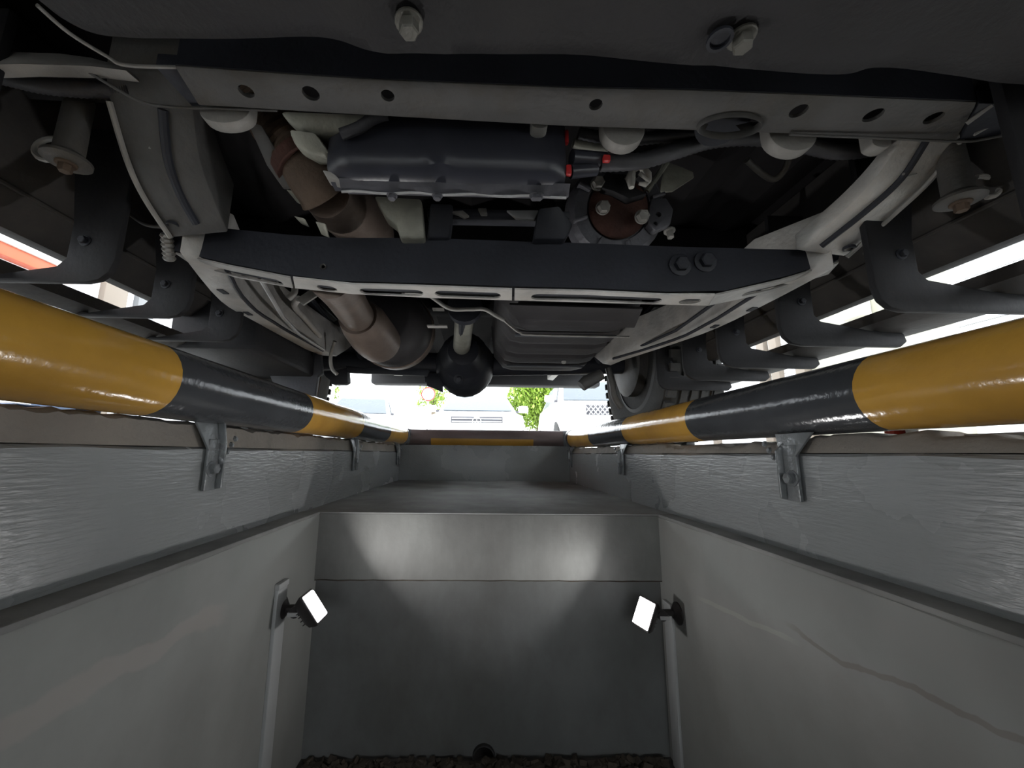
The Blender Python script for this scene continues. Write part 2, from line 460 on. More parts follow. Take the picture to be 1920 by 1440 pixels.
def guard_pipe(name, label, x, z, r, b0, wall_x, s, brackets, bz):
    root = empty(name, (x, 0, GZ), label, 'guard rail', 'striped guard pipes along the pit')
    bounds = [b0 + 0.46 * i for i in range(-5, 5)]
    ys = [-2.2] + [b for b in bounds if -2.1 < b < 2.4] + [2.42]
    for i in range(len(ys) - 1):
        k = round((ys[i] - b0) / 0.46)
        yellow = (k % 2) == 1 if i else (round((ys[1] - b0) / 0.46) % 2 == 0)
        bumpy_tube(x, z, r, ys[i], ys[i + 1], 'yellow_paint' if yellow else 'black_paint', 'yellow_band' if yellow else 'black_band', root, x)
    for y in brackets:
        xi = wall_x - s * 0.003
        wd = 0.034 if y < 1 else 0.03
        # angle iron: a flange on the wall, a fin standing out from it, gusset spreading up to the pipe
        g = join(g_lim(min(xi, xi - s * 0.006), max(xi, xi - s * 0.006), y - wd / 2, y + wd / 2, bz, 0.02),
                 g_plate([(xi, y + wd / 2 - 0.005, bz), (xi - s * 0.016, y + wd / 2 - 0.005, bz + 0.003), (xi - s * 0.016, y + wd / 2 - 0.005, 0.01), (x - s * 0.012, y + wd / 2 - 0.005, z - r + 0.006), (x + s * 0.02, y + wd / 2 - 0.005, z - r + 0.006), (xi + s * 0.004, y + wd / 2 - 0.005, 0.012)], (0, 0.005, 0)),
                 g_plate([(xi - s * 0.002, y - wd / 2, 0.0), (xi - s * 0.002, y + wd / 2, 0.0), (xi - s * 0.002 + s * 0.01, y + wd / 2 + 0.02, z - r + 0.004), (xi + s * 0.008, y - wd / 2 - 0.03, z - r + 0.004)], (-s * 0.005, 0, 0)))
        br = add('bracket', g, 'bracket_paint', root, bevel=0.0012)
        add('bolt', g_bolt((xi - s * 0.005, y - 0.004, bz + 0.038), (-s, 0, 0), 0.0095, 0.009, 0.014, 0.003), 'bracket_paint', br)
        for kk in range(4):
            add('weld', g_lathe((xi - s * (0.004 + 0.002 * kk), y + wd / 2 + 0.004 + 0.007 * kk, 0.006 + 0.012 * kk - 0.02), (-s, 0.3, 0.2), [(0.002, 0), (0.006, 0.002), (0.005, 0.006), (0.001, 0.008)], 8), 'bracket_paint', br)
    return root

guard_pipe('guard_pipe', 'yellow and black striped guard pipe along the left edge of the pit', -0.490, zPL, RP, 0.575, XL, -1, (0.737, 1.56, 2.36), -0.07)
guard_pipe('guard_pipe', 'yellow and black striped guard pipe along the right edge of the pit', 0.575, zPR, RP, 0.534, XR, 1, (0.69, 1.52, 2.38), -0.075)
# cross pipe at the far end
zE = P(905, 823, Y2 + 0.05).z
root = empty('end_pipe', (0, Y2 + 0.05, GZ), 'brown cross pipe with one yellow stripe closing the far end of the pit', 'guard rail')
def cross(xa, xb, m, nm):
    secs = []
    for i in range(13):
        x = xa + (xb - xa) * i / 12
        secs.append([(x, Y2 + 0.05 + 0.056 * math.cos(a * PI / 12), zE + 0.056 * math.sin(a * PI / 12)) for a in range(24)])
    return mesh(nm, *g_loft(secs), m, root, smooth=60)
xa, xb = P(808, 830, Y2).x, P(1000, 830, Y2).x
cross(-0.47, 0.55, 'end_brown', 'tube')
arc = [PI + t * 0.85 / 8 + 0.02 for t in range(9)]
add('yellow_tape', g_loft([[(x, Y2 + 0.05 + r * math.cos(t), zE + r * math.sin(t)) for t, r in [(t, 0.0572) for t in arc] + [(t, 0.0555) for t in arc[::-1]]] for x in [xa + (xb - xa) * i / 6 for i in range(7)]]), 'end_yellow', root, smooth=50)
for x, s, zz in ((-0.49, -1, zPL), (0.575, 1, zPR)):
    add('elbow', g_tube(smooth_path([(x, Y2 - 0.026, zz), (x - s * 0.01, Y2 + 0.035, (zz + zE) / 2), (x - s * 0.05, Y2 + 0.05, zE)], 6), 0.0575, 20), 'bracket_paint', root, smooth=60)

# ------------------------------------------------------------------ pit lamps
def pit_lamp(label, wall_pt, s, head_c, nrm, longax, power=1.0, group='small work lamps on the pit walls'):
    root = empty('wall_lamp', wall_pt, label, 'lamp', group)
    wp = Vector(wall_pt); hc = Vector(head_c)
    n = Vector(nrm).normalized(); u = Vector(longax); u = (u - n * u.dot(n)).normalized(); v = n.cross(u)
    R = Matrix((u, v, n)).transposed()
    plate = add('base_plate', join(g_lathe(wp, (s, 0, 0), [(0.026, 0), (0.026, 0.004), (0.02, 0.008), (0.012, 0.014)], 22)), 'lamp_black', root)
    a0 = wp + Vector((s * 0.008, 0, 0)); a1 = hc - n * 0.02
    add('arm', join(g_tube(smooth_path([a0, a0 + Vector((s * 0.018, 0, 0.002)), a1 * 0.6 + a0 * 0.4 + Vector((0, 0, 0.003)), a1], 4), [0.008] * 13, 12),
                    g_lathe(a1 * 0.55 + a0 * 0.45 + Vector((0, -0.012, 0)), (0, 1, 0), [(0.012, 0), (0.012, 0.024)], 16)), 'lamp_black', root)
    add('label_plate', g_box(a1 * 0.5 + a0 * 0.5 + Vector((0, -0.011, -0.004)), (0.024, 0.008, 0.009)), 'lamp_label', root, bevel=0.001)
    # housing: a shallow tray behind the lens with cooling fins
    L2, W2 = 0.033, 0.024
    def ring(k, t): return [hc + u * (a * L2 * k) + v * (b * W2 * k) + n * t for a, b in ((-1, -1), (1, -1), (1, 1), (-1, 1))]
    hs = add('housing', g_loft([ring(0.55, -0.03), ring(0.9, -0.02), ring(1.08, -0.004), ring(1.08, 0.002), ring(0.98, 0.002)]), 'lamp_black', root, bevel=0.0025)
    for k in range(-2, 3):
        add('fin', g_box(hc + u * (k * 0.009) - n * 0.027, (0.002, 0.032, 0.012), R), 'lamp_black', hs)
    add('lens', g_loft([ring(0.95, 0.0), ring(0.95, 0.003), ring(0.85, 0.006)]), 'lamp_lens', root, bevel=0.004)
    ld = bpy.data.lights.new('lamp_light', 'AREA')
    ld.shape = 'RECTANGLE'; ld.size = 0.058; ld.size_y = 0.042
    ld.energy = LAMP * power; ld.spread = math.radians(150); ld.color = (1.0, 0.985, 0.97)
    lo_ = bpy.data.objects.new('lamp_light', ld)
    lo_.matrix_world = Matrix.Translation(hc + n * 0.0075) @ Matrix((u, -v, -n)).transposed().to_4x4()
    link(lo_, root)
    return root

wl = Px(527, 1142, XLL); wr = Px(1272, 1150, XRL)
pit_lamp('lit work lamp tilted upwards on the left wall of the pit', wl, 1, P(589, 1137, wl.y - 0.01), (0.80, -0.06, 0.60), (0.6, 0, -0.8))
pit_lamp('lit work lamp facing across the pit on the right wall', wr, -1, P(1208, 1150, wr.y - 0.02), (-0.80, -0.46, 0.40), (0.25, 0, 1))
for y in (-1.4,):
    pit_lamp('lit work lamp on the right wall of the pit behind the viewer', (XRL, y, -0.36), -1, (XRL - 0.07, y, -0.36), (-0.75, 0.2, 0.62), (0.6, 0, 0.8), 0.5)
# cable trunking below the lamps
for pt, s, lab in ((wl, 1, 'flat grey cable strip running down the left pit wall'), (wr, -1, 'flat grey cable strip running down the right pit wall')):
    x = pt.x
    yt = pt.y - 0.016 if s > 0 else pt.y + 0.045
    top = pt.z + 0.062 if s > 0 else pt.z + 0.01
    t = empty('cable_trunking', (x, yt, FZ), lab, 'trunking', 'cable strips down the pit walls')
    add('cover', g_lim(min(x - 0.001 * s, x + 0.008 * s), max(x - 0.001 * s, x + 0.008 * s), yt - 0.022, yt + 0.022, FZ, top), 'trunking_grey', t, bevel=0.002)
    add('end_cap', g_lim(min(x - 0.001 * s, x + 0.010 * s), max(x - 0.001 * s, x + 0.010 * s), yt - 0.023, yt + 0.023, top - 0.012, top + 0.001), 'trunking_grey', t, bevel=0.002)
# drain pipe in the end wall, rubble along the foot of it
c = P(907, 1424, Y1)
d = empty('drain_pipe', (c.x, Y1, FZ), 'dark round drain pipe at the foot of the end wall', 'pipe')
ri = [(0.026, 0.0), (0.029, 0.0), (0.029, 0.18), (0.0255, 0.18)]
u, v, w = frame_of((0, 1, 0))
secs = [[Vector((c.x, Y1 + 0.002, c.z)) + w * h + (u * math.cos(k * 2 * PI / 24) + v * math.sin(k * 2 * PI / 24)) * r for k in range(24)] for r, h in ri + [ri[0]]]
add('pipe_wall', g_loft(secs, caps=False), 'pipe_dark', d)
add('pipe_back', g_lathe((c.x, Y1 + 0.17, c.z), (0, 1, 0), [(0.026, 0), (0.026, 0.01)], 24), 'pipe_dark', d)
rg = []
for i in range(260):
    x = XLL + 0.02 + random.random() * (XRL - XLL - 0.04)
    rr = random.uniform(0.003, 0.011)
    yy = Y1 - 0.003 - abs(random.gauss(0, 0.02))
    q = Matrix.Rotation(random.random() * 6, 3, 'Z') @ Matrix.Rotation(random.random() * 6, 3, 'X')
    rg.append(g_box((x, yy, FZ + rr * 0.5), (rr * 2, rr * 1.5, rr * 1.2), q))
tag(add('rubble', join(*rg), 'debris_brown', bevel=0), 'dark crumbs of dirt and rubble along the foot of the end wall', 'rubble', kind='stuff')

# ------------------------------------------------------------------ the vehicle over the pit
T = empty('pickup_truck', (0.04, 0.45, GZ), 'dark pickup truck parked over the pit, seen from underneath', 'truck')
DN = Vector((0, 0, -1))

# --- front skid plate: pressed sheet with a rolled rear edge and two bolt dimples
ZS = 0.40
edge = [(-160, -60), (40, 0), (110, 50), (170, 78), (240, 84), (400, 82), (560, 83), (630, 90), (690, 108), (760, 116), (900, 118), (1100, 124), (1300, 141), (1500, 150), (1590, 151), (1640, 139), (1720, 141), (1800, 152), (1870, 168), (1960, 178), (2120, 190)]
edge = smooth_path([Pz(x, y, ZS) for x, y in edge], 5)
bolts = [Pz(766, 52, ZS), Pz(1392, 82, ZS)]
def skid_z(x, y, t):
    z = ZS + 0.020 * max(0, (t - 0.86) / 0.14) ** 2 * 0.5
    z += 0.008 * math.sin(x * 9 + 0.6) * 0.4
    for b in bolts:
        d = math.hypot(x - b.x, (y - b.y) * 1.3)
        z += 0.009 * max(0, 1 - (d / 0.05) ** 2)
    z += 0.004 * noise.noise(Vector((x * 9, y * 9, 1)))
    if 0.145 < x < 0.25: z -= 0.0025 * max(0, 1 - abs(y - Pz(1150, 63, ZS).y) / 0.005)
    return z
NT = 40
bot, top = [], []
for p in edge:
    rb, rt = [], []
    for j in range(NT + 1):
        t = j / NT
        y = -0.35 + (p.y + 0.35) * t
        z = skid_z(p.x, y, t)
        rb.append(Vector((p.x, y, z))); rt.append(Vector((p.x, y, z + 0.006)))
    rb.append(Vector((p.x, p.y + 0.004, skid_z(p.x, p.y, 1) + 0.006)))
    rb.append(Vector((p.x, p.y + 0.004, skid_z(p.x, p.y, 1) + 0.016)))
    bot.append(rb + rt[::-1])
skid = add('skid_plate', g_loft(bot), 'skid_black', T, smooth=50)
for b in bolts:
    bb = Vector((b.x, b.y, skid_z(b.x, b.y, 0.8) - 0.001))
    add('bolt', g_bolt(bb, (0.05, 0.05, -1), 0.0095, 0.011, 0.0135, 0.003), 'bolt_dull', skid)
# slot beside the right bolt
add('slot_rim', g_lathe(Pz(1350, 78, ZS - 0.001) + Vector((0, 0, 0.004)), DN, [(0.012, 0), (0.012, 0.003), (0.009, 0.003), (0.009, -0.004)], 18), 'frame_black', skid)

# --- first cross bar: bottom face with punched holes, dark front face above it
near = [(330, 124), (520, 138), (700, 150), (1060, 165), (1300, 170), (1500, 178), (1640, 184), (1830, 192)]
ZB = P(1060, 165, 0.415).z
farr = [(375, 197), (440, 200), (560, 208), (700, 216), (1060, 236), (1280, 243), (1480, 250), (1790, 262)]
far3 = [Pz(x, y, ZB) for x, y in farr]; near3 = [Pz(x, y, ZB) for x, y in near]
secs = []
for i in range(24):
    t = i / 23
    def at(L):
        k = min(int(t * (len(L) - 1)), len(L) - 2); f = t * (len(L) - 1) - k
        return L[k].lerp(L[k + 1], f)
    a, b = at(near3), at(far3)
    h = 0.05
    secs.append([a, a * 0.93 + b * 0.07 + Vector((0, 0, -0.002)), b * 0.93 + a * 0.07 + Vector((0, 0, -0.002)), b, b + Vector((0, 0.002, 0.012)), b + Vector((0, -0.004, 0.012)), b + Vector((0, -0.006, 0.003)), a + Vector((0, 0.006, 0.003)), a + Vector((0, 0.006, h)), a + Vector((0, 0.0, h))])
bar = add('front_crossbar', g_loft(secs), 'frame_grey', T)
holes = []
for (x, y, rx) in ((462, 169, 0.0092), (583, 173, 0.0105), (727, 177, 0.0085), (1117, 194, 0.0085), (1497, 206, 0.0105), (1637, 214, 0.011), (1750, 219, 0.010)):
    holes.append(g_lathe(Pz(x, y, ZB) + Vector((0, 0, -0.03)), (0, 0, 1), [(rx, 0), (rx, 0.06)], 20))
c = Pz(1368, 232, ZB)
secs = [[c + Vector((0.040 * math.cos(a * PI / 12), 0.0165 * math.sin(a * PI / 12), z)) for a in range(24)] for z in (-0.03, 0.03)]
holes.append(g_loft(secs))
cut(bar, holes)
# lip hanging round the big oval hole
secs = []
for i in range(33):
    a = i * 2 * PI / 32
    d = Vector((math.cos(a) * 0.042, math.sin(a) * 0.0185, 0))
    q = c + d
    o_ = Vector((math.cos(a), math.sin(a), 0))
    secs.append([q + Vector((0, 0, 0.004)), q + o_ * 0.003 + Vector((0, 0, -0.004)), q + Vector((0, 0, -0.008)), q - o_ * 0.003 + Vector((0, 0, -0.002))])
add('oval_lip', g_loft(secs, caps=False), 'frame_grey', bar, smooth=60)
add('oval_cup', g_lathe(c + Vector((0, 0.014, 0.03)), (0, -0.35, -1), [(0.001, 0.0), (0.025, 0.002), (0.038, 0.014)], 24), 'frame_black', bar)
# front face of the bar above: dark blue channel behind it
secs = [[p + Vector((0, 0.004, 0.05)), p + Vector((0, 0.004, 0.07)), p + Vector((0, 0.05, 0.07)), p + Vector((0, 0.05, 0.05))] for p in near3]
sf = [[p + Vector((0, -0.0012, 0.0015)), p + Vector((0, -0.0012, 0.055)), p + Vector((0, 0.003, 0.055)), p + Vector((0, 0.003, 0.0015))] for p in near3]
add('crossbar_front', g_loft(sf), 'frame_black', bar)
add('crossbar_web', g_loft(secs), 'frame_black', bar)
# rounded pale rubber stops hanging behind the bar
def half_disc(px, py, w, h, Y, m='aluminium'):
    c = P(px, py, Y); s = Y * 1.12 / F
    pts = [c + Vector((math.cos(PI + a * PI / 14) * w / 2 * s, 0, math.sin(PI + a * PI / 14) * h * s)) for a in range(15)]
    pts += [c + Vector((w / 2 * s, 0, 0.03)), c + Vector((-w / 2 * s, 0, 0.03))]
    return add('rubber_stop', g_plate(pts, (0, 0.02, 0)), m, T, bevel=0.003)
half_disc(1170, 238, 84, 40, 0.487, 'edge_pale'); half_disc(1488, 250, 96, 38, 0.487, 'edge_pale'); half_disc(420, 206, 96, 28, 0.475, 'edge_pale'); half_disc(1012, 232, 32, 10, 0.48, 'edge_pale')
half_disc(1655, 266, 40, 12, 0.487, 'edge_pale')
# thin curved lips that carry the bar ends out to the body
add('crossbar_lip', g_tube(smooth_path([P(150, 125, 0.43), P(215, 165, 0.45), P(270, 192, 0.462), P(330, 201, 0.465), P(400, 203, 0.468), P(520, 207, 0.468)], 5), 0.0018, 8), 'frame_grey', bar)
add('crossbar_lip', g_tube(smooth_path([P(1480, 252, 0.47), P(1650, 259, 0.47), P(1800, 265, 0.468), P(1850, 260, 0.465), P(1960, 238, 0.45)], 5), 0.0018, 8), 'frame_grey', bar)
add('skid_lip', g_tube(smooth_path([P(70, 10, 0.33), P(130, 62, 0.36), P(200, 105, 0.385), P(235, 122, 0.395), P(330, 126, 0.41)], 5), 0.002, 8), 'edge_pale', skid)
# side flares of the bar (the stamped ends)
def plate_px(name, pts, thick, m, parent=T, bevel=0.0015, d=(0, 0, 1)):
    return add(name, g_plate([P(*p) for p in pts], Vector(d) * thick), m, parent, bevel=bevel)
plate_px('crossbar_end', [(1800, 262, .468), (1860, 258, .465), (1960, 225, .45), (1960, 196, .42), (1835, 194, .417)], 0.02, 'frame_black')
plate_px('crossbar_end', [(290, 125, .415), (335, 128, .416), (420, 200, .47), (360, 200, .468)], 0.02, 'frame_black')
for a, b in (((1812, 232, .44), (1860, 197, .42)), ((1826, 252, .46), (1925, 195, .43))):
    add('brace_edge', g_tube([P(*a), P(*b)], 0.0028, 8), 'edge_pale', T)
for a, b in (((352, 126, .415), (390, 172, .44)), ((386, 128, .415), (408, 160, .43))):
    add('brace_edge', g_tube([P(*a), P(*b)], 0.004, 8), 'steel_bright', T)

# --- frame rails
def rail(name, secs, m, h=0.10):
    S = []
    for bo, bi in secs:
        S.append([bo, bi, bi + Vector((0, 0, h)), bo + Vector((0, 0, h))])
    # subdivide smoothly
    cols = [smooth_path([s[k] for s in S], 5) for k in range(4)]
    return add(name, g_loft([[c[i] for c in cols] for i in range(len(cols[0]))]), m, T, bevel=0.004)

rl = rail('frame_rail', [(P(196, 130, .46), P(355, 140, .46)), (P(208, 200, .485), P(362, 205, .485)), (P(240, 300, .53), P(375, 300, .53)), (P(272, 370, .57), P(400, 372, .57)), (P(322, 446, .62), P(428, 436, .62))], 'frame_grey', 0.09)
rr_ = rail('frame_rail', [(P(1822, 215, .46), P(1708, 215, .46)), (P(1800, 262, .485), P(1690, 262, .485)), (P(1745, 335, .52), P(1640, 335, .52)), (P(1670, 405, .565), P(1575, 402, .565)), (P(1585, 482, .625), P(1492, 470, .625))], 'frame_dusty_lit', 0.03)
# pressed groove (right), painted shading line (left), the pale outer flange edge, dents
add('flange_edge', g_tube(smooth_path([P(205, 190, .48), P(238, 300, .528), P(270, 370, .568), P(320, 446, .618)], 5), 0.004, 8), 'edge_pale', rl)
add('flange_edge', g_tube(smooth_path([P(1800, 265, .484), P(1745, 338, .518), P(1670, 408, .563), P(1588, 482, .62)], 5), 0.0035, 8), 'edge_pale', rr_)
add('groove_shade_line', g_tube(smooth_path([P(1738, 262, .483), P(1690, 335, .518), P(1625, 395, .555), P(1540, 462, .61)], 5), 0.0045, 8), 'frame_black', rr_)
add('groove_shade_line', g_tube(smooth_path([P(305, 205, .483), P(315, 300, .528), P(340, 370, .568), P(368, 420, .60)], 5), 0.006, 8), 'frame_black', rl)  # dark tube painting the shading where bottom and inner faces meet
for px, py, Y, par in ((290, 272, .515, rl), (1712, 322, .508, rr_)):
    c = P(px, py, Y)
    add('dent_lip', g_tube([c + Vector((0.012 * math.cos(a), 0.012 * math.sin(a) * 0.7, -0.001)) for a in [k * 0.25 for k in range(2, 12)]], 0.0018, 6), 'edge_pale', par)
for px, py, Y, par in ((324, 422, .604, rl), (1592, 466, .61, rr_)):
    add('drain_hole', g_lathe(P(px, py, Y), DN, [(0.009, -0.003), (0.009, 0.0015), (0.007, 0.0015), (0.0065, -0.002)], 16), 'frame_black', par)

# --- main cross member under the gearbox: dropped channel with a slotted lower flange
YM = 0.645
near_m = [(328, 470), (420, 492), (540, 515), (640, 527), (800, 531), (960, 537), (1100, 540), (1250, 547), (1360, 545), (1480, 516), (1572, 487)]
top_m = [(322, 432), (420, 428), (540, 440), (640, 446), (800, 446), (960, 452), (1100, 456), (1250, 462), (1360, 465), (1480, 468), (1575, 470)]
far_m = [(352, 484), (440, 512), (530, 530), (620, 541), (800, 551), (960, 556), (1100, 560), (1250, 563), (1340, 564), (1450, 538), (1556, 506)]
secs = []
for (n_, t_, f_) in zip(near_m, top_m, far_m):
    a = P(*n_, YM); tt = P(*t_, YM + 0.004); b = Pz(*f_, a.z + 0.001)
    b.y = min(max(b.y, YM + 0.03), YM + 0.10)
    b = P(*f_, b.y)
    secs.append([a, b, b + Vector((0, 0, 0.004)), a + Vector((0, 0.006, 0.004)), tt + Vector((0, 0.006, 0)), tt])
cm = add('gearbox_crossmember', g_loft([s for s in secs]), 'frame_black', T, smooth=30, bevel=0.0)
# pale lower flange plates, each with punched slots
def flange(pts_near, pts_far, slots, m='edge_pale'):
    s = []
    for n_, f_ in zip(pts_near, pts_far):
        a = P(*n_, YM - 0.001); b = Pz(*f_, a.z + 0.001); b = P(*f_, min(max(b.y, YM + 0.03), YM + 0.10)); a = a + Vector((0, 0, -0.002)); b = b + Vector((0, 0.004, -0.002))
        s.append([a, b, b + Vector((0, 0, -0.003)), a + Vector((0, 0, -0.003))])
    o = add('flange_plate', g_loft(s), m, cm)
    cs = []
    for (pa, pb, r) in slots:
        a = P(*pa, YM + 0.03); b = P(*pb, YM + 0.03)
        dx = (b - a); L = dx.length; dx.normalize(); w_ = Vector((0, 1, 0)) - dx * dx.y; w_.normalize()
        ring = [a + (dx * math.cos(t) + w_ * math.sin(t)) * r for t in [PI / 2 + k * PI / 8 for k in range(9)]] + [b + (dx * math.cos(t) + w_ * math.sin(t)) * r for t in [-PI / 2 + k * PI / 8 for k in range(9)]]
        cs.append(g_plate([p + Vector((0, 0, -0.025)) for p in ring], (0, 0, 0.05)))
    cut(o, cs)
    return o
flange([(330, 471), (430, 494), (545, 516)], [(352, 486), (440, 514), (548, 534)], [((385, 489), (520, 519), 0.011)])
flange([(550, 516), (660, 528), (800, 532), (960, 538)], [(552, 534), (660, 545), (800, 552), (960, 557)], [((608, 532), (620, 533), 0.012), ((690, 537), (780, 540), 0.014), ((830, 541), (925, 546), 0.014)], 'frame_dusty_lit')
flange([(965, 538), (1100, 541), (1250, 548), (1340, 548)], [(965, 557), (1100, 561), (1250, 565), (1330, 567)], [((1010, 548), (1225, 555), 0.014), ((1285, 555), (1300, 555), 0.012)], 'frame_dusty_lit')
flange([(1340, 549), (1460, 522), (1572, 488)], [(1330, 567), (1440, 544), (1556, 508)], [((1400, 546), (1530, 507), 0.009)])
for px, py in ((1275, 497), (1322, 490)):
    add('bolt', g_bolt(P(px, py, YM), (0, -1, -0.1), 0.013, 0.01, 0.02, 0.003), 'frame_black', cm)
add('hole_rim', g_lathe(P(606, 500, YM), (0, -1, 0), [(0.006, 0), (0.005, 0.002), (0.003, 0.0)], 12), 'frame_grey', cm)

# --- rear stretch of the frame rails (bottom face + inner web)
def rear_rail(outer, inner, z, h, name='frame_rail'):
    o3 = smooth_path([Pz(x, y, z) for x, y in outer], 4); i3 = smooth_path([Pz(x, y, z) for x, y in inner], 4)
    S = []
    for a, b in zip(o3, i3):
        S.append([a, b, b + Vector((0, 0, h)), a + Vector((0, 0, h))])
    a, b = o3[-1], i3[-1]
    for dy, dz in ((0.12, 0.01), (0.22, 0.06), (0.34, 0.13), (0.6, 0.17), (1.3, 0.17)):
        o = Vector((0, dy, dz)); S.append([a + o, b + o, b + o + Vector((0, 0, h)), a + o + Vector((0, 0, h))])
    return add(name, g_loft(S), 'frame_dusty_lit', T, bevel=0.003), o3, i3
r1, lo, li = rear_rail([(336, 473), (413, 565), (480, 605), (572, 655)], [(425, 505), (467, 570), (528, 613), (606, 657)], 0.325, 0.11)
r2, ro, ri_ = rear_rail([(1566, 503), (1433, 573), (1317, 627), (1168, 676)], [(1425, 545), (1343, 597), (1263, 637), (1150, 672)], 0.318, 0.11)
# folded inner flange edge and weld seams
add('flange_edge', g_tube([P(487, 520, .70), P(530, 594, .92), P(560, 626, 1.05), P(606, 655, 1.2)], 0.0045, 8), 'steel_bright', r1)
add('flange_edge', g_tube([P(1347, 563, .80), P(1267, 620, 1.0), P(1170, 663, 1.28)], 0.004, 8), 'frame_black', r2)
for par, pth in ((r1, li), (r2, ri_)):
    add('weld_seam', g_tube([p + Vector((0.001 * math.sin(i * 2), 0, -0.001)) for i, p in enumerate(pth)], 0.004, 8), 'frame_black', par)
for px, py, par, z in ((418, 547, r1, .324), (465, 588, r1, .324), (1410, 580, r2, .317), (1340, 612, r2, .317)):
    c = Pz(px, py, z)
    add('slot', g_box(c, (0.012, 0.022, 0.002)), 'frame_black', par)

# --- gearbox: dark oil pan with a flanged lip
xs = [P(598, 230, 0.50).x, P(640, 230, 0.50).x, P(1000, 230, 0.50).x, P(1062, 230, 0.50).x]
zt, zm, zb = P(850, 200, 0.50).z, P(850, 318, 0.50).z, P(850, 362, 0.53).z
prof = [(0.50, zt), (0.497, zm + 0.03), (0.500, zm + 0.006), (0.508, zm), (0.520, zm - 0.006)]
secs = []
for i in range(20):
    t = i / 19
    x = xs[0] + 0.012 + (xs[3] - xs[0] - 0.012) * t
    e = max(0, (abs(t - 0.5) - 0.43) / 0.07)
    bulge = 0.006 * math.exp(-((t - 0.47) / 0.03) ** 2)
    s = [Vector((x, y + 0.012 * e * e + (bulge if k < 3 else 0) * -1, z + 0.02 * max(0, 0.12 - t) * (k > 1))) for k, (y, z) in enumerate(prof)]
    s += [Vector((x, 0.548, zm - 0.004)), Vector((x, 0.548, zt))]
    secs.append(s)
pan = add('oil_pan', g_loft(secs), 'pan_navy', T, smooth=50)
lipsec = []
for i in range(24):
    t = i / 23
    x = P(640, 350, 0.53).x + (P(1066, 350, 0.53).x - P(640, 350, 0.53).x) * t
    w_ = 0.0015 * math.sin(t * 26)
    lipsec.append([Vector((x, 0.518, zm - 0.004)), Vector((x, 0.530, zb + w_)), Vector((x, 0.534, zb - 0.001 + w_)), Vector((x, 0.542, zb + 0.012)), Vector((x, 0.56, zm))])
lip = add('pan_flange', g_loft(lipsec), 'aluminium_dark', pan, smooth=50)
add('gasket_edge', g_tube([Vector((P(640, 350, 0.53).x + (P(1062, 350, 0.53).x - P(640, 350, 0.53).x) * i / 20, 0.532, zb - 0.0005 + 0.0015 * math.sin(i * 1.2))) for i in range(21)], 0.0022, 8), 'steel_bright', pan)
for px in (735, 820, 1002, 1010):
    add('bolt', g_bolt(P(px, 366, 0.531), DN, 0.006, 0.005, 0.008, 0.002), 'aluminium_dark', pan)
# gearbox casing above and left of the pan
plate_px('gearbox_housing', [(520, 205, .48), (700, 212, .48), (690, 236, .49), (640, 250, .50), (585, 252, .50), (548, 232, .49)], 0.03, 'aluminium', d=(0, 1, 0.2), bevel=0.006)
plate_px('gearbox_housing', [(538, 240, .485), (590, 246, .49), (622, 292, .51), (585, 290, .51), (552, 272, .50)], 0.03, 'aluminium', d=(0, 1, 0.2), bevel=0.005)
plate_px('mount_ear', [(604, 318, .515), (624, 322, .515), (638, 338, .52), (612, 332, .52)], 0.02, 'edge_pale', d=(0, 1, 0))
add('breather_hose', g_tube(smooth_path([P(640, 252, .485), P(672, 240, .482), P(700, 222, .478), P(725, 214, .478)], 5), 0.008, 12), 'hose_black', T)
plate_px('gearbox_mount', [(700, 366, .60), (790, 372, .60), (796, 446, .63), (750, 446, .63), (742, 420, .62), (722, 405, .615)], 0.03, 'aluminium', d=(0, 1, 0), bevel=0.004)
plate_px('gearbox_mount', [(806, 380, .61), (850, 382, .61), (842, 446, .64), (800, 446, .64)], 0.03, 'frame_black', d=(0, 1, 0), bevel=0.004)
plate_px('gearbox_mount', [(800, 388, .625), (1070, 395, .625), (1070, 410, .63), (800, 405, .63)], 0.03, 'frame_black', d=(0, 1, 0), bevel=0.004)
plate_px('gearbox_mount', [(1010, 390, .60), (1050, 385, .60), (1075, 420, .63), (1060, 448, .63), (1000, 448, .63)], 0.03, 'frame_black', d=(0, 1, 0), bevel=0.004)
plate_px('pale_gap_piece', [(838, 396, .62), (868, 394, .62), (880, 404, .62), (870, 408, .62), (860, 402, .62)], 0.006, 'bolt_steel', d=(0, 1, 0), bevel=0.001)  # pale pieces added where bright gaps show past the gearbox mount
plate_px('pale_gap_piece', [(896, 390, .62), (912, 390, .62), (914, 402, .62), (902, 402, .62)], 0.006, 'bolt_steel', d=(0, 1, 0), bevel=0.001)
plate_px('pale_gap_piece', [(950, 394, .62), (1010, 394, .62), (1002, 411, .62), (968, 409, .62)], 0.006, 'steel_bright', d=(0, 1, 0), bevel=0.001)

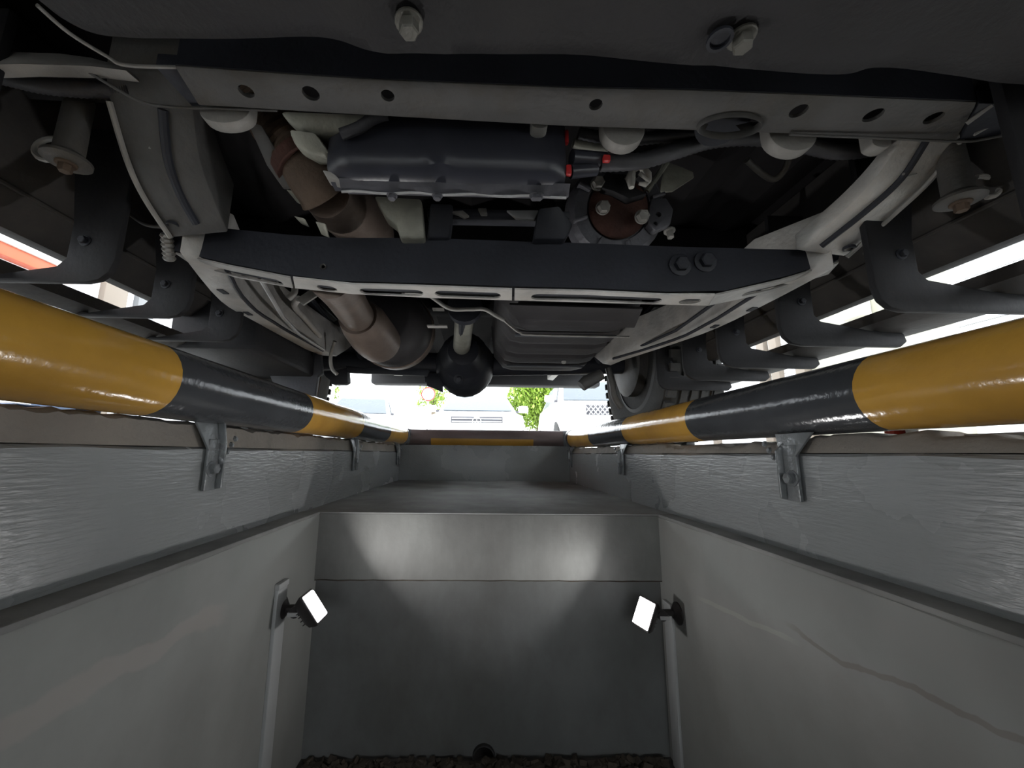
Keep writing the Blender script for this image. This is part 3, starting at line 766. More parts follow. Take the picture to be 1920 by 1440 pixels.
# --- front exhaust: ribbed flexible section, bell, downpipe flange
pth = smooth_path([P(490, 190, .545), P(510, 222, .548), P(540, 266, .553), P(566, 300, .558)], 10)
rad = [0.039 + 0.002 * math.sin(i * 2.1) for i in range(len(pth))]
ex = add('exhaust_flex_pipe', g_tube(pth, rad, 24), 'rust_brown', T, smooth=50)
add('exhaust_collar', g_tube([P(560, 290, .556), P(572, 308, .56)], [0.046, 0.046], 24), 'rust_red', ex)
pth = smooth_path([P(566, 298, .56), P(585, 328, .57), P(603, 350, .58), P(612, 362, .588)], 5)
add('exhaust_bell', g_tube(pth, [0.038 + 0.009 * i / (len(pth) - 1) for i in range(len(pth))], 24), 'rust_brown', T, smooth=50)
pth = smooth_path([P(612, 362, .592), P(640, 385, .64), P(668, 408, .71), P(690, 432, .80), P(694, 455, .9)], 5)
add('exhaust_elbow', g_tube(pth, [0.041, 0.043, 0.045, 0.047, 0.049, 0.05, 0.051, 0.052, 0.053, 0.054] + [0.055] * (len(pth) - 10), 24), 'exhaust_steel', T, smooth=50)
for a, b, r in (((545, 355), (560, 385), .008), ((575, 365), (590, 395), .008), ((600, 415), (606, 445), .011), ((560, 405), (568, 425), .007)):
    add('heat_shield_tab', g_plate([P(a[0] - 9, a[1], .58), P(a[0] + 9, a[1] + 4, .58), P(b[0] + 10, b[1], .61), P(b[0] - 4, b[1] - 6, .61)], (0, 0.006, 0.002)), 'aluminium', T, bevel=0.001)
plate_px('heat_shield', [(462, 225, .50), (490, 235, .50), (540, 320, .55), (548, 350, .57), (530, 352, .57), (500, 310, .55)], 0.006, 'frame_grey', d=(0, 1, 0.1))

# --- output flange of the transfer case
FC = P(1162, 388, 0.68); k = 0.68 * 1.05 / F
ax = Vector((0, -1, -0.25)).normalized()
hub = add('transfer_case', g_lathe(FC - ax * 0.02, ax, [(0.02, -0.03), (100 * k, -0.03), (98 * k, 0.0), (88 * k, 0.012), (64 * k, 0.013), (62 * k, 0.004), (0.03, 0.004)], 32), 'aluminium_dark', T)
disc = add('output_flange', g_lathe(FC - ax * 0.012, ax, [(0.03, -0.004), (59 * k, -0.004), (60 * k, 0.005), (50 * k, 0.01), (30 * k, 0.012), (0.004, 0.012)], 32), 'rust_red', T)
for px, py in ((1130, 390), (1203, 407), (1178, 340), (1120, 345)):
    add('bolt', g_bolt(P(px, py, 0.668), ax, 0.0115, 0.010, 0.0135, 0.003), 'bolt_steel', disc)
u, v, w = frame_of(ax)
for a in range(8):
    t = a * PI / 4 + 0.3
    d = u * math.cos(t) + v * math.sin(t)
    add('rib', g_box(FC - ax * 0.006 + d * 80 * k, (0.007, 0.02, 0.026), Matrix((u * math.cos(t + PI / 2) + v * math.sin(t + PI / 2), w, d)).transposed()), 'aluminium_dark', hub, bevel=0.002)
ear = add('housing_ear', g_plate([P(x, y, .68) for x, y in ((1220, 372), (1250, 370), (1264, 392), (1258, 420), (1230, 432), (1214, 420))], (0, 0.02, 0)), 'aluminium_dark', T, bevel=0.004)
cut(ear, [g_lathe(P(1246, 387, .655), (0, 1, 0), [(0.0055, 0), (0.0055, 0.05)], 14), g_lathe(P(1240, 405, .655), (0, 1, 0), [(0.0045, 0), (0.0045, 0.05)], 14)])
plate_px('damper_block', [(1135, 322, .655), (1180, 326, .655), (1195, 352, .66), (1215, 362, .66), (1180, 372, .66), (1150, 358, .66), (1128, 352, .66)], 0.03, 'plastic_black', d=(0, 1, 0), bevel=0.004)
plate_px('heat_shield_bracket', [(1252, 302, .70), (1300, 322, .70), (1302, 332, .70), (1262, 358, .71), (1238, 360, .71), (1240, 340, .70)], 0.005, 'aluminium', d=(0, 1, 0))
add('link_rod', g_tube([P(1250, 305, .68), P(1212, 360, .68)], 0.006, 10), 'aluminium', T)
add('bolt', g_bolt(P(1255, 432, .71), (0, -0.2, -1), 0.007, 0.014, 0.011, 0.004), 'edge_pale', T)
# wiring: connectors, corrugated looms, white rag tied on
add('connector', g_tube([P(1072, 296, .52), P(1135, 300, .53)], [0.012, 0.011], 12), 'pan_navy', T)
add('connector', g_tube([P(1070, 322, .525), P(1118, 318, .53)], [0.010, 0.009], 12), 'pan_navy', T)
for px, py, w_, h_ in ((1062, 258, 0.006, 0.022), (1066, 320, 0.008, 0.016), (1137, 298, 0.011, 0.010)):
    add('connector_lock', g_box(P(px, py, .512 if px < 1100 else .515), (w_, 0.008, h_)), 'connector_red', T, bevel=0.002)
def loom(name, pts, r, m='hose_black', ribs=True):
    p = smooth_path([P(*q) for q in pts], 14)
    rs = [r + (0.0011 * (i % 2) if ribs else 0) for i in range(len(p))]
    return add(name, g_tube(p, rs, 14), m, T, smooth=50)
loom('wiring_loom', [(1125, 306, .53), (1200, 302, .53), (1270, 282, .53), (1340, 262, .528), (1420, 258, .53), (1500, 270, .535), (1570, 284, .54), (1640, 278, .54), (1690, 262, .53)], 0.0115)
loom('wiring_loom', [(1085, 250, .52), (1160, 262, .525), (1230, 258, .525), (1310, 248, .52), (1400, 240, .51)], 0.008)
loom('wiring_loom', [(1520, 260, .55), (1580, 275, .555), (1640, 268, .55), (1700, 250, .545)], 0.016)
loom('brake_line', [(1400, 300, .58), (1430, 326, .60), (1452, 336, .60), (1470, 320, .59), (1482, 290, .57)], 0.005, 'frame_grey', False)
loom('vent_hose', [(1075, 268, .53), (1110, 276, .535), (1140, 280, .535)], 0.007, 'aluminium', False)
for pts, rs in (([(1186, 318, .645), (1182, 335, .642), (1184, 352, .642)], [0.006, 0.0085, 0.005]),
                ([(1186, 318, .645), (1202, 312, .645), (1214, 328, .642), (1218, 338, .642)], [0.006, 0.007, 0.008, 0.004]),
                ([(1198, 344, .645), (1210, 346, .642), (1218, 338, .642)], [0.003, 0.005, 0.004]),
                ([(1200, 325, .638), (1210, 334, .636), (1217, 340, .638)], [0.004, 0.003, 0.004])):
    add('rag_strip', g_tube([P(*q) for q in pts], rs, 10), 'rag_white', T)

# --- fuel tank, straps and shield
def tank_sec(t):
    y = 0.88 + 0.62 * t
    z = 0.325 - 0.015 * t + 0.006 * (math.sin(t * 34) > 0.5)
    e = 0.03 * max(0, (abs(t - 0.5) - 0.42) / 0.08) ** 2
    xa = P(930, 640, 1.0).x + 0.0; xb = 0.40
    z += e
    return [Vector((xa, y, z + 0.15)), Vector((xa + 0.01, y, z + 0.05)), Vector((xa + 0.045, y, z + 0.008)), Vector((xa + 0.08, y, z)), Vector((xb - 0.06, y, z)), Vector((xb - 0.02, y, z + 0.01)), Vector((xb, y, z + 0.06)), Vector((xb, y, z + 0.15))]
tank = add('fuel_tank', g_loft([tank_sec(i / 60) for i in range(61)]), 'tank_black', T, smooth=40)
for y in (1.02, 1.36):
    z = 0.322 - 0.015 * (y - 0.88) / 0.62
    add('tank_strap', g_lim(0.09, 0.36, y - 0.012, y + 0.012, z - 0.006, z - 0.003), 'frame_black', tank, bevel=0.001)
add('strap_edge', g_tube(smooth_path([P(942, 598, 0.98), P(958, 612, 0.985), P(975, 624, 0.99), P(1000, 628, 1.0), P(1180, 632, 1.0)], 5), 0.0028, 8), 'bolt_steel', tank)
add('drain_plug', g_lathe(Pz(1057, 679, 0.309), DN, [(0.008, -0.003), (0.008, 0.003), (0.005, 0.005)], 12), 'edge_pale', tank)
plate_px('tank_shield', [(955, 572, .86), (1205, 580, .86), (1190, 615, .97), (975, 612, .97)], 0.006, 'tank_black')

# --- rear exhaust: pipe, cone, silencer drum
pth = smooth_path([P(618, 520, .70), P(642, 550, .80), P(664, 584, .93), P(682, 606, 1.03)], 5)
add('exhaust_pipe', g_tube(pth, [0.041] * len(pth), 24), 'exhaust_steel', T, smooth=50)
pth = [P(670, 592, .97), P(684, 608, 1.03), P(694, 622, 1.08), P(704, 634, 1.13), P(712, 642, 1.17)]
add('silencer_cone', g_tube(pth, [0.05, 0.062, 0.065, 0.066, 0.064], 24), 'exhaust_steel', T, smooth=50)
dc = P(733, 612, 1.27)
sil = add('silencer_drum', g_lathe(dc, (0.03, 1, 0.1), [(0.02, -0.09), (0.07, -0.085), (0.12, -0.05), (0.131, 0.0), (0.133, 0.10), (0.125, 0.11), (0.05, 0.12)], 40), 'tank_black', T, smooth=45)
add('silencer_band', g_lathe(dc + Vector((0, 0.045, 0.004)), (0.03, 1, 0.1), [(0.131, 0), (0.1365, 0.002), (0.1365, 0.045), (0.131, 0.047)], 40), 'exhaust_steel', sil, smooth=45)

# --- heat shield strap rod, propeller shaft, rear axle
loom('cable_rod', [(760, 548, .84), (800, 552, .84), (842, 578, .86), (880, 580, .86), (908, 580, .86), (930, 592, .87), (945, 600, .88)], 0.0045, 'edge_pale', False)
for px, py in ((765, 552), (822, 580), (828, 612), (812, 612)):
    add('heat_shield_tab', g_box(P(px, py, 1.0), (0.03, 0.02, 0.003)), 'edge_pale', T)
shaft = add('propeller_shaft', g_tube([P(872, 582, 1.10), P(864, 672, 1.68)], [0.029, 0.036], 24), 'aluminium', T, smooth=50)
add('shaft_groove', g_tube([P(868, 592, 1.07), P(862, 662, 1.57)], 0.011, 10), 'frame_black', shaft)
add('shaft_bearing', g_lathe(P(872, 582, 1.10), (0, -1, 0.1), [(0.03, 0), (0.05, 0.005), (0.05, 0.03), (0.03, 0.035)], 20), 'frame_black', T)
dz = 0.385; yA = 1.70
dxc = P(872, 690, yA).x
ds = []
for i in range(13):
    t = -1 + 2 * i / 12
    r = 0.145 * math.sqrt(max(0.02, 1 - (t * 0.97) ** 2))
    ds.append([Vector((dxc + r * 0.9 * math.cos(a * PI / 12), yA + t * 0.15, dz + r * math.sin(a * PI / 12) * (1.0 if math.sin(a * PI / 12) < 0 else 0.8))) for a in range(24)])
diff = add('differential', g_loft(ds), 'frame_black', T, smooth=60)
add('pinion_housing', g_lathe((dxc, yA - 0.12, dz + 0.01), (0, -1, 0), [(0.10, 0), (0.07, 0.04), (0.06, 0.09), (0.045, 0.095)], 20), 'frame_black', diff)
add('axle_tube', g_tube([(-0.80, yA, dz + 0.01), (dxc - 0.1, yA, dz), (dxc + 0.1, yA, dz), (0.68, yA, dz + 0.01)], [0.04, 0.05, 0.05, 0.04], 18), 'frame_black', T)
add('bolt', g_bolt((dxc - 0.02, yA - 0.13, dz - 0.09), (0, -0.9, -0.4), 0.012, 0.01, 0.02, 0.003), 'frame_black', diff)
plate_px('exhaust_hanger', [(648, 686, 1.5), (690, 690, 1.5), (805, 694, 1.5), (800, 704, 1.5), (690, 700, 1.5), (652, 698, 1.5)], 0.02, 'frame_black', d=(0, 1, 0))
plate_px('diff_guard', [(796, 700, 1.66), (830, 700, 1.66), (830, 735, 1.66), (812, 727, 1.66), (800, 723, 1.66), (800, 716, 1.66), (796, 716, 1.66)], 0.02, 'frame_black', d=(0, 1, 0))

# leaf springs, dampers
for s, xx in ((-1, -0.575), (1, 0.585)):
    for j in range(3):
        L = 0.62 - 0.12 * j
        S = []
        for i in range(13):
            t = -1 + i / 6
            y = yA + t * L; z = dz + 0.075 + 0.05 * t * t * (L / 0.62) ** 2 - j * 0.012 - 0.01
            S.append([(xx - 0.03, y, z), (xx + 0.03, y, z), (xx + 0.03, y, z + 0.009), (xx - 0.03, y, z + 0.009)])
        add('leaf_spring', g_loft(S), 'frame_black', T)
    add('spring_eye', g_tube([(xx - 0.035, yA - 0.62, dz + 0.12), (xx + 0.035, yA - 0.62, dz + 0.12)], 0.028, 16), 'frame_grey', T)
    add('shackle', g_lim(xx - 0.04, xx + 0.04, yA - 0.66, yA - 0.60, dz + 0.10, dz + 0.22), 'frame_black', T, bevel=0.004)
    add('damper', g_tube([(xx - s * 0.07, yA + 0.02, dz - 0.02), (xx - s * 0.05, yA - 0.25, dz + 0.25)], 0.03, 16), 'frame_black', T)
    add('spring_plate', g_lim(xx - 0.05, xx + 0.05, yA - 0.08, yA + 0.08, dz + 0.04, dz + 0.055), 'frame_black', T, bevel=0.004)

add('damper_eye', g_tube([P(1090, 724, 1.5), P(1100, 716, 1.5), P(1128, 702, 1.5)], [0.022, 0.026, 0.022], 14), 'frame_grey', T)
add('brake_cable', g_tube(smooth_path([P(1140, 690, 1.5), P(1148, 720, 1.5), P(1152, 745, 1.5), P(1165, 765, 1.5)], 4), 0.012, 10), 'frame_grey', T)
# --- wheels
def wheel(cx, cy, s):
    R0, W = 0.372, 0.21
    cz = GZ + R0
    prof = [(0.215, -W / 2 + 0.02), (0.30, -W / 2), (0.345, -W / 2 + 0.006), (0.366, -W / 2 + 0.03)]
    for gx in (-0.055, -0.018, 0.018, 0.055):
        prof += [(0.371, gx - 0.006), (0.362, gx - 0.004), (0.362, gx + 0.004), (0.371, gx + 0.006)]
    prof += [(0.366, W / 2 - 0.03), (0.345, W / 2 - 0.006), (0.30, W / 2), (0.215, W / 2 - 0.02)]
    tyre = add('tyre', g_lathe((cx, cy, cz), (1, 0, 0), prof, 56), 'tyre_rubber', T, smooth=40)
    blocks = []
    for q in range(48):
        a = q * 2 * PI / 48
        for sx in (-1, 1):
            R = Matrix.Rotation(-a, 3, 'X')
            blocks.append(g_box(Vector((cx, cy, cz)) + R @ Vector((sx * 0.084, 0, 0.366)), (0.034, 0.028, 0.016), R))
    add('tread_blocks', join(*blocks), 'tyre_rubber', tyre, smooth=0)['kind'] = 'stuff'
    add('rim', g_lathe((cx, cy, cz), (1, 0, 0), [(0.05, -0.02), (0.20, -0.05), (0.205, -W / 2 + 0.015), (0.225, -W / 2 + 0.02), (0.225, W / 2 - 0.02), (0.20, W / 2 - 0.02), (0.19, s * 0.02 + 0.02), (0.05, 0.02)], 36), 'rim_dark', tyre)
    add('brake_drum', g_lathe((cx - s * 0.06, cy, cz), (-s, 0, 0), [(0.15, 0), (0.15, 0.06), (0.12, 0.075), (0.05, 0.08)], 28), 'frame_grey', T)
wheel(0.765, yA, 1); wheel(-0.885, yA, -1)
wheel(0.765, -1.25, 1); wheel(-0.885, -1.25, -1)

# --- body floor, sills and side steps
ribs = []
S = []
for i in range(41):
    x = -0.82 + 1.66 * i / 40
    z = 0.60 + 0.015 * math.sin(i * 1.57) + (0.06 if abs(x - 0.0) < 0.16 else 0)
    S.append([(x, -1.95, z), (x, 2.95, z), (x, 2.95, z + 0.02), (x, -1.95, z + 0.02)])
add('floor_pan', g_loft(S), 'floor_pan', T)
for y in (0.28, 1.0, 1.45, 2.5):
    add('floor_brace', g_lim(-0.80, 0.84, y - 0.05, y + 0.05, 0.53, 0.60), 'floor_pan', T, bevel=0.01)
def sill(s, xe, ze):
    """xe, ze: the lower edge of the sill, where the slit of light above the step begins"""
    sec0 = [(-0.10, 0.25), (-0.10, 0.15), (-0.06, 0.07), (-0.03, 0.025), (-0.004, 0.004), (0.0, 0.0), (0.03, 0.002), (0.09, 0.03), (0.11, 0.10), (0.11, 0.27)]
    S = [[(s * (xe + x), y, ze + z) for x, z in sec0] for y in [-0.8 + 0.2 * i for i in range(13)]]
    o = add('sill', g_loft(S), 'sill_dusty', T, smooth=45)
    add('pinch_weld', g_tube([(s * (xe - 0.045), -0.8, ze + 0.045), (s * (xe - 0.045), 1.5, ze + 0.045)], 0.004, 8), 'sill_dusty', o)
    return o
sill(1, 0.80, 0.329); sill(-1, 0.75, 0.340)
def step(s, xt, zt_, zbot, xin, ya, yb, brk):
    """xt, zt_: inner top edge of the step board; zbot: underside of the brackets; xin: their inner edge"""
    sec0 = [(0.0, 0.0), (0.004, -0.02), (0.03, -0.033), (0.10, -0.036), (0.155, -0.022), (0.165, 0.0), (0.15, 0.012), (0.03, 0.006)]
    o = add('side_step', g_loft([[(s * (xt + x), y, zt_ + z) for x, z in sec0] for y in [ya + (yb - ya) * i / 20 for i in range(21)]]), 'sill_dusty', T, smooth=50)
    for y0, y1 in brk:
        arm = xin + 0.075
        prof = [(xin, 0.52), (xin, zbot + 0.04), (xin + 0.006, zbot + 0.018), (xin + 0.02, zbot + 0.005), (xin + 0.04, zbot), (xt + 0.07, zbot), (xt + 0.085, zbot + 0.012), (xt + 0.08, zbot + 0.03), (xt + 0.01, zt_ - 0.03), (arm + 0.012, zt_ - 0.012), (arm, zt_ + 0.002), (arm, zt_ + 0.06), (arm + 0.03, 0.52)]
        a = add('step_bracket', g_plate([(s * x, y0, z) for x, z in prof], (0, y1 - y0, 0)), 'plastic_black', T, bevel=0.003)
        add('bolt', g_bolt((s * (xin + 0.05), y0, zt_ + 0.03), (0, -1, 0), 0.006, 0.006, 0.009, 0.002), 'frame_black', a)
step(1, 0.80, 0.291, 0.226, 0.62, 0.05, 1.42, [(y, y + 0.012) for y in (0.39, 0.572, 0.772, 0.985, 1.165, 1.35)])
step(-1, 0.75, 0.290, 0.252, 0.57, 0.05, 1.42, [(y, y + 0.012) for y in (0.40, 0.582, 0.742, 0.905)])
add('slit_block', g_plate([(-0.58, 0.99, z) for z in (0.50, 0.27, 0.255)] + [(-0.80, 0.99, 0.255), (-0.80, 0.99, 0.50)], (0, 0.42, 0)), 'plastic_black', T, bevel=0.008)  # dark block added to shut the slits of light behind the left brackets
# body mounts: washer, bolt and tie-down ring
for (px, py, Y, hx, hy) in ((125, 303, .50, 95, 280), (1800, 377, .50, 1846, 350)):
    c = P(px, py, Y)
    bm_ = add('body_mount', g_lathe(c, DN, [(0.016, -0.10), (0.017, -0.012), (0.027, -0.004), (0.027, 0.0), (0.022, 0.003), (0.012, 0.003)], 26), 'frame_grey', T)
    add('bolt', g_bolt(c + Vector((0, 0, -0.003)), DN, 0.008, 0.010, 0.012, 0.003), 'rust_brown', bm_)
    h = P(hx, hy, Y)
    sg = 1 if hx < 900 else -1
    add('tie_ring', g_tube([h + Vector((0.022 * math.cos(a) , 0, 0.017 * math.sin(a))) for a in [(k * 0.3 + (1.2 if sg > 0 else -1.6)) for k in range(13)]], 0.0036, 8), 'edge_pale', bm_)
# left wheel-arch liner edge, ribbed hose, brake hoses
S = []
for (a, b, Y) in (((-60, 92), (-60, 122), .40), ((40, 98), (40, 120), .42), ((110, 100), (110, 122), .43), ((170, 108), (170, 124), .435), ((235, 126), (236, 132), .44)):
    A, B_ = P(*a, Y), P(*b, Y - 0.01)
    S.append([A, B_, B_ + Vector((0, 0.02, 0.004)), A + Vector((0, 0.02, 0.004))])
add('arch_liner', g_loft(S), 'edge_pale', T, smooth=60)
plate_px('arch_liner', [(-80, 118, .46), (235, 135, .47), (300, 160, .48), (300, 200, .5), (-80, 180, .5)], 0.01, 'plastic_black')
loom('ribbed_hose', [(-80, 130, .44), (0, 142, .45), (70, 158, .46), (140, 166, .47), (215, 170, .48), (250, 172, .48)], 0.010)
loom('brake_line', [(170, 335, .66), (215, 375, .66), (270, 420, .66), (330, 425, .66)], 0.003, 'frame_grey', False)
loom('brake_line', [(1690, 420, .62), (1712, 420, .62), (1740, 400, .62)], 0.003, 'edge_pale', False)
loom('brake_line', [(1620, 475, .66), (1640, 470, .66), (1690, 430, .66)], 0.003, 'frame_grey', False)
loom('brake_line', [(628, 640, 1.25), (620, 668, 1.28), (622, 690, 1.3), (632, 702, 1.3)], 0.006, 'bolt_steel', False)
loom('brake_line', [(560, 560, .95), (553, 575, 1.0), (575, 600, 1.1), (600, 630, 1.2)], 0.008, 'frame_dusty_lit', False)
plate_px('hose_bracket', [(555, 560, .85), (585, 540, .85), (598, 552, .85), (568, 572, .85)], 0.006, 'edge_pale', d=(0, 1, 0))
loom('hose_hook', [(552, 530, .84), (552, 548, .84), (540, 560, .84)], 0.007, 'edge_pale', False)
# threaded adjuster at the left rail end
c0, c1 = P(312, 438, .63), P(318, 488, .66)
add('cable_adjuster', g_tube([c0.lerp(c1, i / 12) for i in range(13)], [0.010 if i % 2 else 0.0075 for i in range(13)], 14), 'bolt_steel', T, smooth=20)
# rear hanging details: tow bracket, hanger, mud flap
plate_px('mud_flap', [(593, 700, 1.45), (600, 698, 1.45), (603, 703, 1.45), (595, 745, 1.45), (590, 745, 1.45)], 0.004, 'rust_brown', d=(0, 0.02, 0))
plate_px('tow_bracket', [(604, 696, 1.5), (650, 690, 1.5), (652, 716, 1.5), (645, 720, 1.5), (622, 720, 1.5), (618, 712, 1.5), (610, 706, 1.5)], 0.04, 'frame_black', d=(0, 1, 0), bevel=0.002)
plate_px('axle_bracket', [(480, 640, 1.35), (600, 650, 1.35), (604, 700, 1.35), (596, 705, 1.35), (590, 745, 1.35), (520, 740, 1.35)], 0.02, 'frame_black', d=(0, 1, 0), bevel=0.003)
# upper body of the pickup (seen only as a dark mass)
bs = []
for y, zt_, hw in ((-2.0, 0.95, 0.86), (-1.9, 1.05, 0.92), (-0.9, 1.15, 0.94), (-0.75, 1.2, 0.94), (-0.15, 1.75, 0.78), (1.0, 1.78, 0.78), (1.12, 1.15, 0.93), (2.9, 1.12, 0.93), (3.0, 1.05, 0.92)):
    bs.append([(-hw + 0.04, y, 0.70), (hw + 0.04, y, 0.70), (hw + 0.04, y, min(zt_, 1.1)), (hw * 0.92 + 0.04, y, zt_), (-hw * 0.92 + 0.04, y, zt_), (-hw + 0.04, y, min(zt_, 1.1))])
add('body_shell', g_loft(bs), 'body_paint', T, smooth=40)
add('rear_bumper', g_lim(-0.85, 0.93, 3.0, 3.12, 0.52, 0.68), 'body_paint', T, bevel=0.02)
add('front_bumper', g_lim(-0.85, 0.93, -2.15, -1.98, 0.40, 0.75), 'body_paint', T, bevel=0.03)
for s in (-1, 1):
    add('mud_guard', g_lim(0.04 + s * 0.62 - 0.003, 0.04 + s * 0.62 + 0.003, 1.35, 2.3, 0.52, 0.66), 'plastic_black', T)

# ------------------------------------------------------------------ the yard beyond
def car(label, loc, rz, paint, tall=0.0, mesh_grille=False, emblem=False):
    R = empty('parked_car', loc, label, 'car', 'cars parked beyond the pit')
    R.rotation_euler.z = rz
    def a(name, g, m, par=None, **k): return mesh(name, g[0], g[1], m, par or R, local=True, **k)
    H = 1.45 + tall; hood = 0.86 + tall * 0.7
    S = []
    for y, hw, z0, z1 in ((0.0, 0.66, 0.35, 0.66), (0.06, 0.82, 0.25, hood - 0.12), (0.35, 0.89, 0.22, hood - 0.03), (1.2, 0.91, 0.22, hood + 0.08), (2.4, 0.92, 0.22, hood + 0.1), (3.6, 0.91, 0.22, hood + 0.1), (4.25, 0.86, 0.25, hood + 0.05), (4.4, 0.75, 0.4, hood - 0.1)):
        S.append([(-hw * 0.92, y, z0), (hw * 0.92, y, z0), (hw, y, (z0 + z1) * 0.5), (hw * 0.96, y, z1 - 0.05), (hw * 0.8, y, z1), (-hw * 0.8, y, z1), (-hw * 0.96, y, z1 - 0.05), (-hw, y, (z0 + z1) * 0.5)])
    body = a('body', g_loft(S), paint, smooth=50, bevel=0.0)
    zb = hood + 0.05
    S = [[(-w, y, z) for w in (1,)] for y, z in ((0, 0),)]
    def ring(y, hw, z): return [(-hw, y, z), (hw, y, z)]
    cab = [[(-0.80, 1.0, zb), (0.80, 1.0, zb), (0.80, 4.1, zb), (-0.80, 4.1, zb)], [(-0.62, 1.75, H - 0.04), (0.62, 1.75, H - 0.04), (0.62, 3.5, H - 0.04), (-0.62, 3.5, H - 0.04)], [(-0.55, 1.85, H), (0.55, 1.85, H), (0.55, 3.4, H), (-0.55, 3.4, H)]]
    a('roof', g_loft(cab), paint, smooth=50, bevel=0.03)
    a('windscreen', g_plate([(-0.70, 1.02, zb + 0.03), (0.70, 1.02, zb + 0.03), (0.57, 1.68, H - 0.07), (-0.57, 1.68, H - 0.07)], (0, -0.012, 0.012)), 'car_glass', smooth=0)
    for s in (-1, 1):
        a('side_window', g_plate([(s * 0.797, 1.25, zb + 0.04), (s * 0.797, 3.6, zb + 0.04), (s * 0.64, 3.3, H - 0.07), (s * 0.64, 1.85, H - 0.07)], (s * 0.012, 0, 0.006)), 'car_glass', smooth=0)
        m_ = a('wing_mirror', g_loft([[(s * x + 0, y + 1.25, z + zb) for y, z in ((-0.05, 0.02), (0.05, 0.02), (0.06, 0.10), (0.0, 0.17), (-0.06, 0.10))] for x in (0.86, 0.95, 1.06)]), paint, bevel=0.015)
        a('mirror_stalk', g_lim(min(s * 0.76, s * 0.88), max(s * 0.76, s * 0.88), 1.22, 1.30, zb + 0.02, zb + 0.06), 'car_black', m_)
        a('headlamp', g_loft([[(s * 0.50, 0.05, hood - 0.26), (s * 0.84, 0.16, hood - 0.24), (s * 0.84, 0.2, hood - 0.12), (s * 0.52, 0.07, hood - 0.16)], [(s * 0.50, 0.01, hood - 0.25), (s * 0.82, 0.10, hood - 0.23), (s * 0.82, 0.13, hood - 0.14), (s * 0.52, 0.02, hood - 0.17)]]), 'car_lamp', bevel=0.008)
        for y in (0.85, 3.5):
            w_ = a('wheel', g_lathe((s * 0.80, y, 0.32), (s, 0, 0), [(0.2, -0.1), (0.32, -0.1), (0.33, 0.0), (0.32, 0.1), (0.2, 0.11)], 28), 'tyre_rubber')
            a('rim', g_lathe((s * 0.80, y, 0.32), (s, 0, 0), [(0.05, 0.06), (0.19, 0.09), (0.205, 0.105), (0.205, 0.0)], 24), 'rim_grey', w_)
    gz = hood - 0.2
    g = a('grille', g_lim(-0.46, 0.46, -0.015, 0.06, gz - 0.12, gz + 0.07), 'car_black', bevel=0.01)
    if mesh_grille:
        for i in range(-5, 6):
            for s in (-1, 1):
                a('grille_bar', g_box((i * 0.085, -0.02, gz - 0.025), (0.014, 0.012, 0.24), Matrix.Rotation(s * 0.7, 3, 'Y')), 'car_lamp', g)
    else:
        for z in (gz - 0.07, gz - 0.02, gz + 0.03):
            a('grille_bar', g_lim(-0.44, 0.44, -0.03, -0.01, z - 0.008, z + 0.010), 'car_lamp', g)
    if emblem:
        e_ = a('emblem', g_tube([(0.075 * math.cos(t * PI / 12), -0.035, gz - 0.02 + 0.075 * math.sin(t * PI / 12)) for t in range(25)], 0.009, 8), 'car_lamp', g)
        for t in (PI / 2, PI / 2 + 2 * PI / 3, PI / 2 - 2 * PI / 3):
            a('emblem_arm', g_tube([(0, -0.035, gz - 0.02), (0.072 * math.cos(t), -0.035, gz - 0.02 + 0.072 * math.sin(t))], [0.012, 0.003], 6), 'car_lamp', g)
    a('bumper', g_lim(-0.8, 0.8, -0.05, 0.1, 0.32, 0.5), paint, bevel=0.03)
    a('number_plate', g_lim(-0.26, 0.26, -0.065, -0.05, 0.38, 0.48), 'sign_white', bevel=0.004)
    return R
def gx(px, Y): return P(px, 850, Y).x
car('white car with a round star emblem facing the pit end', (gx(893, 7.0), 7.0, GZ), 0.0, 'car_white', -0.17, False, True)
car('tall white car with a mesh grille partly hidden behind the right tyre', (gx(1150, 7.2), 7.2, GZ), -0.03, 'car_white', 0.22, True)
car('pale silver car at the left edge of the bright opening', (gx(650, 9.0), 9.0, GZ), 0.12, 'car_silver', 0.0)

# round restriction sign on its pole
sc_ = P(803, 739, 13.0)
sg = empty('road_sign', (sc_.x, 13.0, GZ), 'round white traffic sign with a thin red ring on a grey pole', 'sign')
R_ = 0.235
add('pole', g_tube([(sc_.x, 13.03, GZ), (sc_.x, 13.03, sc_.z + 0.3)], 0.035, 12), 'sign_grey', sg)
add('disc', g_lathe(sc_, (0, -1, 0), [(0.01, -0.01), (R_, -0.01), (R_, 0.0), (0.01, 0.0)], 40), 'sign_white', sg)
add('ring', g_loft([[sc_ + Vector((r * math.cos(t * PI / 20), dy, r * math.sin(t * PI / 20))) for r, dy in ((R_, 0.0), (R_, -0.008), (R_ * 0.86, -0.008), (R_ * 0.86, 0.0))] for t in range(41)], caps=False), 'sign_red', sg)
for dz_ in (0.09, -0.09):
    add('mark', g_box(sc_ + Vector((0, -0.004, dz_)), (0.13, 0.006, 0.022)), 'sign_grey', sg)

